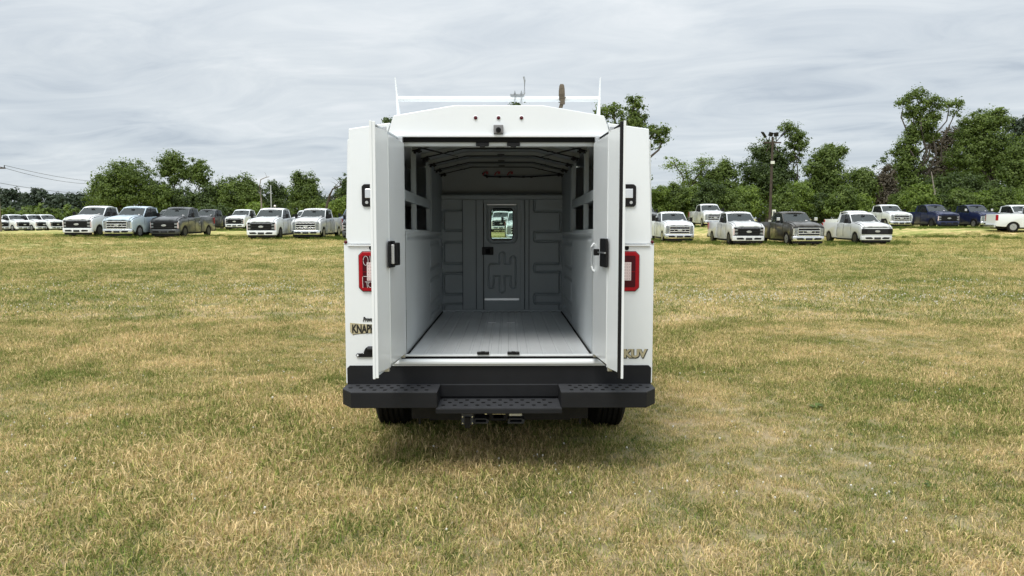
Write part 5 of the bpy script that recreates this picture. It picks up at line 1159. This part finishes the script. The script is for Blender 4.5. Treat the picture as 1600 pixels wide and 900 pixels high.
# long grass left standing round the parked pickups
TX, TY = [], []
for style, paint, cx_, s_, dz, _ in ROWS:
    x, y, _z = world_at(cx_, s_, dz); n = 60 if s_ > 20 else 50
    TX += list(x + rng.uniform(-2.0, 2.0, n)); TY += list(y + rng.uniform(-.9, 1.2, n))
    sx = 1 if x < 0 else -1
    TX += list(x + sx * rng.uniform(.8, 1.7, n)); TY += list(y + rng.uniform(0, 6.5, n))
x, y, _z = world_at(1580, 21.5, 0); TX += list(x + rng.uniform(-1, 3, 120)); TY += list(y + rng.uniform(-.6, .8, 120))
for (xa, xb2, s_) in ((1010, 1420, 23.8), (85, 535, 22.0), (1395, 1620, 17.6), (335, 385, 15.8), (1410, 1560, 20.5)):
    n = int((xb2 - xa) * 1.6); pxs = rng.uniform(xa, xb2, n); D = F_PX / s_ + rng.normal(0, .7, n); TX += list((pxs - 800) / F_PX * D); TY += list(D)
TX, TY = np.array(TX), np.array(TY); pk = rng.random(len(TX)) < .35 + .65 * (np.sin(TX * 1.3) * np.sin(TY * .9) > -.2); TX, TY = TX[pk], TY[pk]
scatter('long_grass', 'long green unmown grass round the parked pickups', 'grass', np.stack([TX, TY, terr(TX, TY) - .01], 1), rng.uniform(.25, .75, len(TX)), rng.uniform(0, 6.28, len(TX)), tallc, seed=4)
# broad leaved weeds
WEED = leaf_mat('weed_leaves', (.07, .11, .025), (.18, .25, .07))
rw = np.random.default_rng(77); wv, wf_, wt = [], [], []
for k in range(11):
    a = k * 2.4 + rw.normal() * .2; l_ = rw.uniform(.05, .11); u_ = np.array([math.cos(a), math.sin(a), 0]); v_ = np.array([-math.sin(a), math.cos(a), 0]); w_ = l_ * .22; z_ = np.array([0, 0, 1.]); i0 = len(wv)
    wv += [u_ * .004, u_ * l_ * .45 + v_ * w_ + z_ * l_ * .45, u_ * l_ + z_ * l_ * .42, u_ * l_ * .45 - v_ * w_ + z_ * l_ * .45]; wf_.append([i0, i0 + 1, i0 + 2, i0 + 3]); wt.append(rw.random())
wd = np_mesh('weed_rosette', wv, wf_, WEED, None, [('tone', 'FACE', wt)]); wd.location = (2.7, 6.2, T(2.7, 6.2)); tag(wd, 'dark green weed rosette growing right of the bumper', 'weed')
WXY = []
for _ in range(40):
    y_ = rng.uniform(3.4, 18); x_ = rng.uniform(-.74, .74) * y_; n_ = rng.integers(1, 7)
    WXY += list(zip(x_ + rng.normal(0, .16, n_), y_ + rng.normal(0, .14, n_)))
WXY = np.array(WXY); scatter('field_weeds', 'dark green broad leaved weeds in loose patches through the grass', 'weeds', np.stack([WXY[:, 0], WXY[:, 1], terr(WXY[:, 0], WXY[:, 1]) - .012], 1), rng.uniform(.4, .8, len(WXY)), rng.uniform(0, 6.28, len(WXY)), [wd], .15, seed=9)
# clover heads
CLV = pbr('clover_flower', (.72, .70, .62), .9, var=.15, vscale=80)
b = MB(); b.lathe([(0, .045), (.007, .047), (.011, .055), (.009, .063), (0, .067)], 'z', (0, 0, 0), 7); b.tube([(0, 0, 0), (.004, 0, .046)], .0012, 4); cl0 = b.build('clover_head', CLV, smooth=True); cl0.location = (-2.2, 6.4, T(-2.2, 6.4)); tag(cl0, 'white clover head standing in the grass left of the bumper', 'clover flower')
CX, CY = [], []
for _ in range(70):   # drifts of clover
    a_ = rng.uniform(-1, 1); y_ = rng.choice([rng.uniform(4.2, 9), rng.uniform(13, 19), rng.uniform(14, 17)]); x_ = a_ * y_ * .74; n = rng.integers(4, 22) if y_ < 10 else rng.integers(20, 60)
    CX += list(x_ + rng.normal(0, .35 + .06 * y_, n)); CY += list(y_ + rng.normal(0, .22 + .015 * y_, n))
for _ in range(46): CX.append(rng.uniform(-2.2, 2.6)); CY.append(rng.normal(4.05, .35))
CX, CY = np.array(CX), np.array(CY); k = CY > 3
CX, CY = CX[k], CY[k]
scatter('clover_flowers', 'white clover flower heads dotted through the grass', 'clover', np.stack([CX, CY, terr(CX, CY)], 1), rng.uniform(.35, .7, len(CX)) * np.where(CY > 11, 1.6, 1), rng.uniform(0, 6.28, len(CX)), [cl0], .25, seed=6)
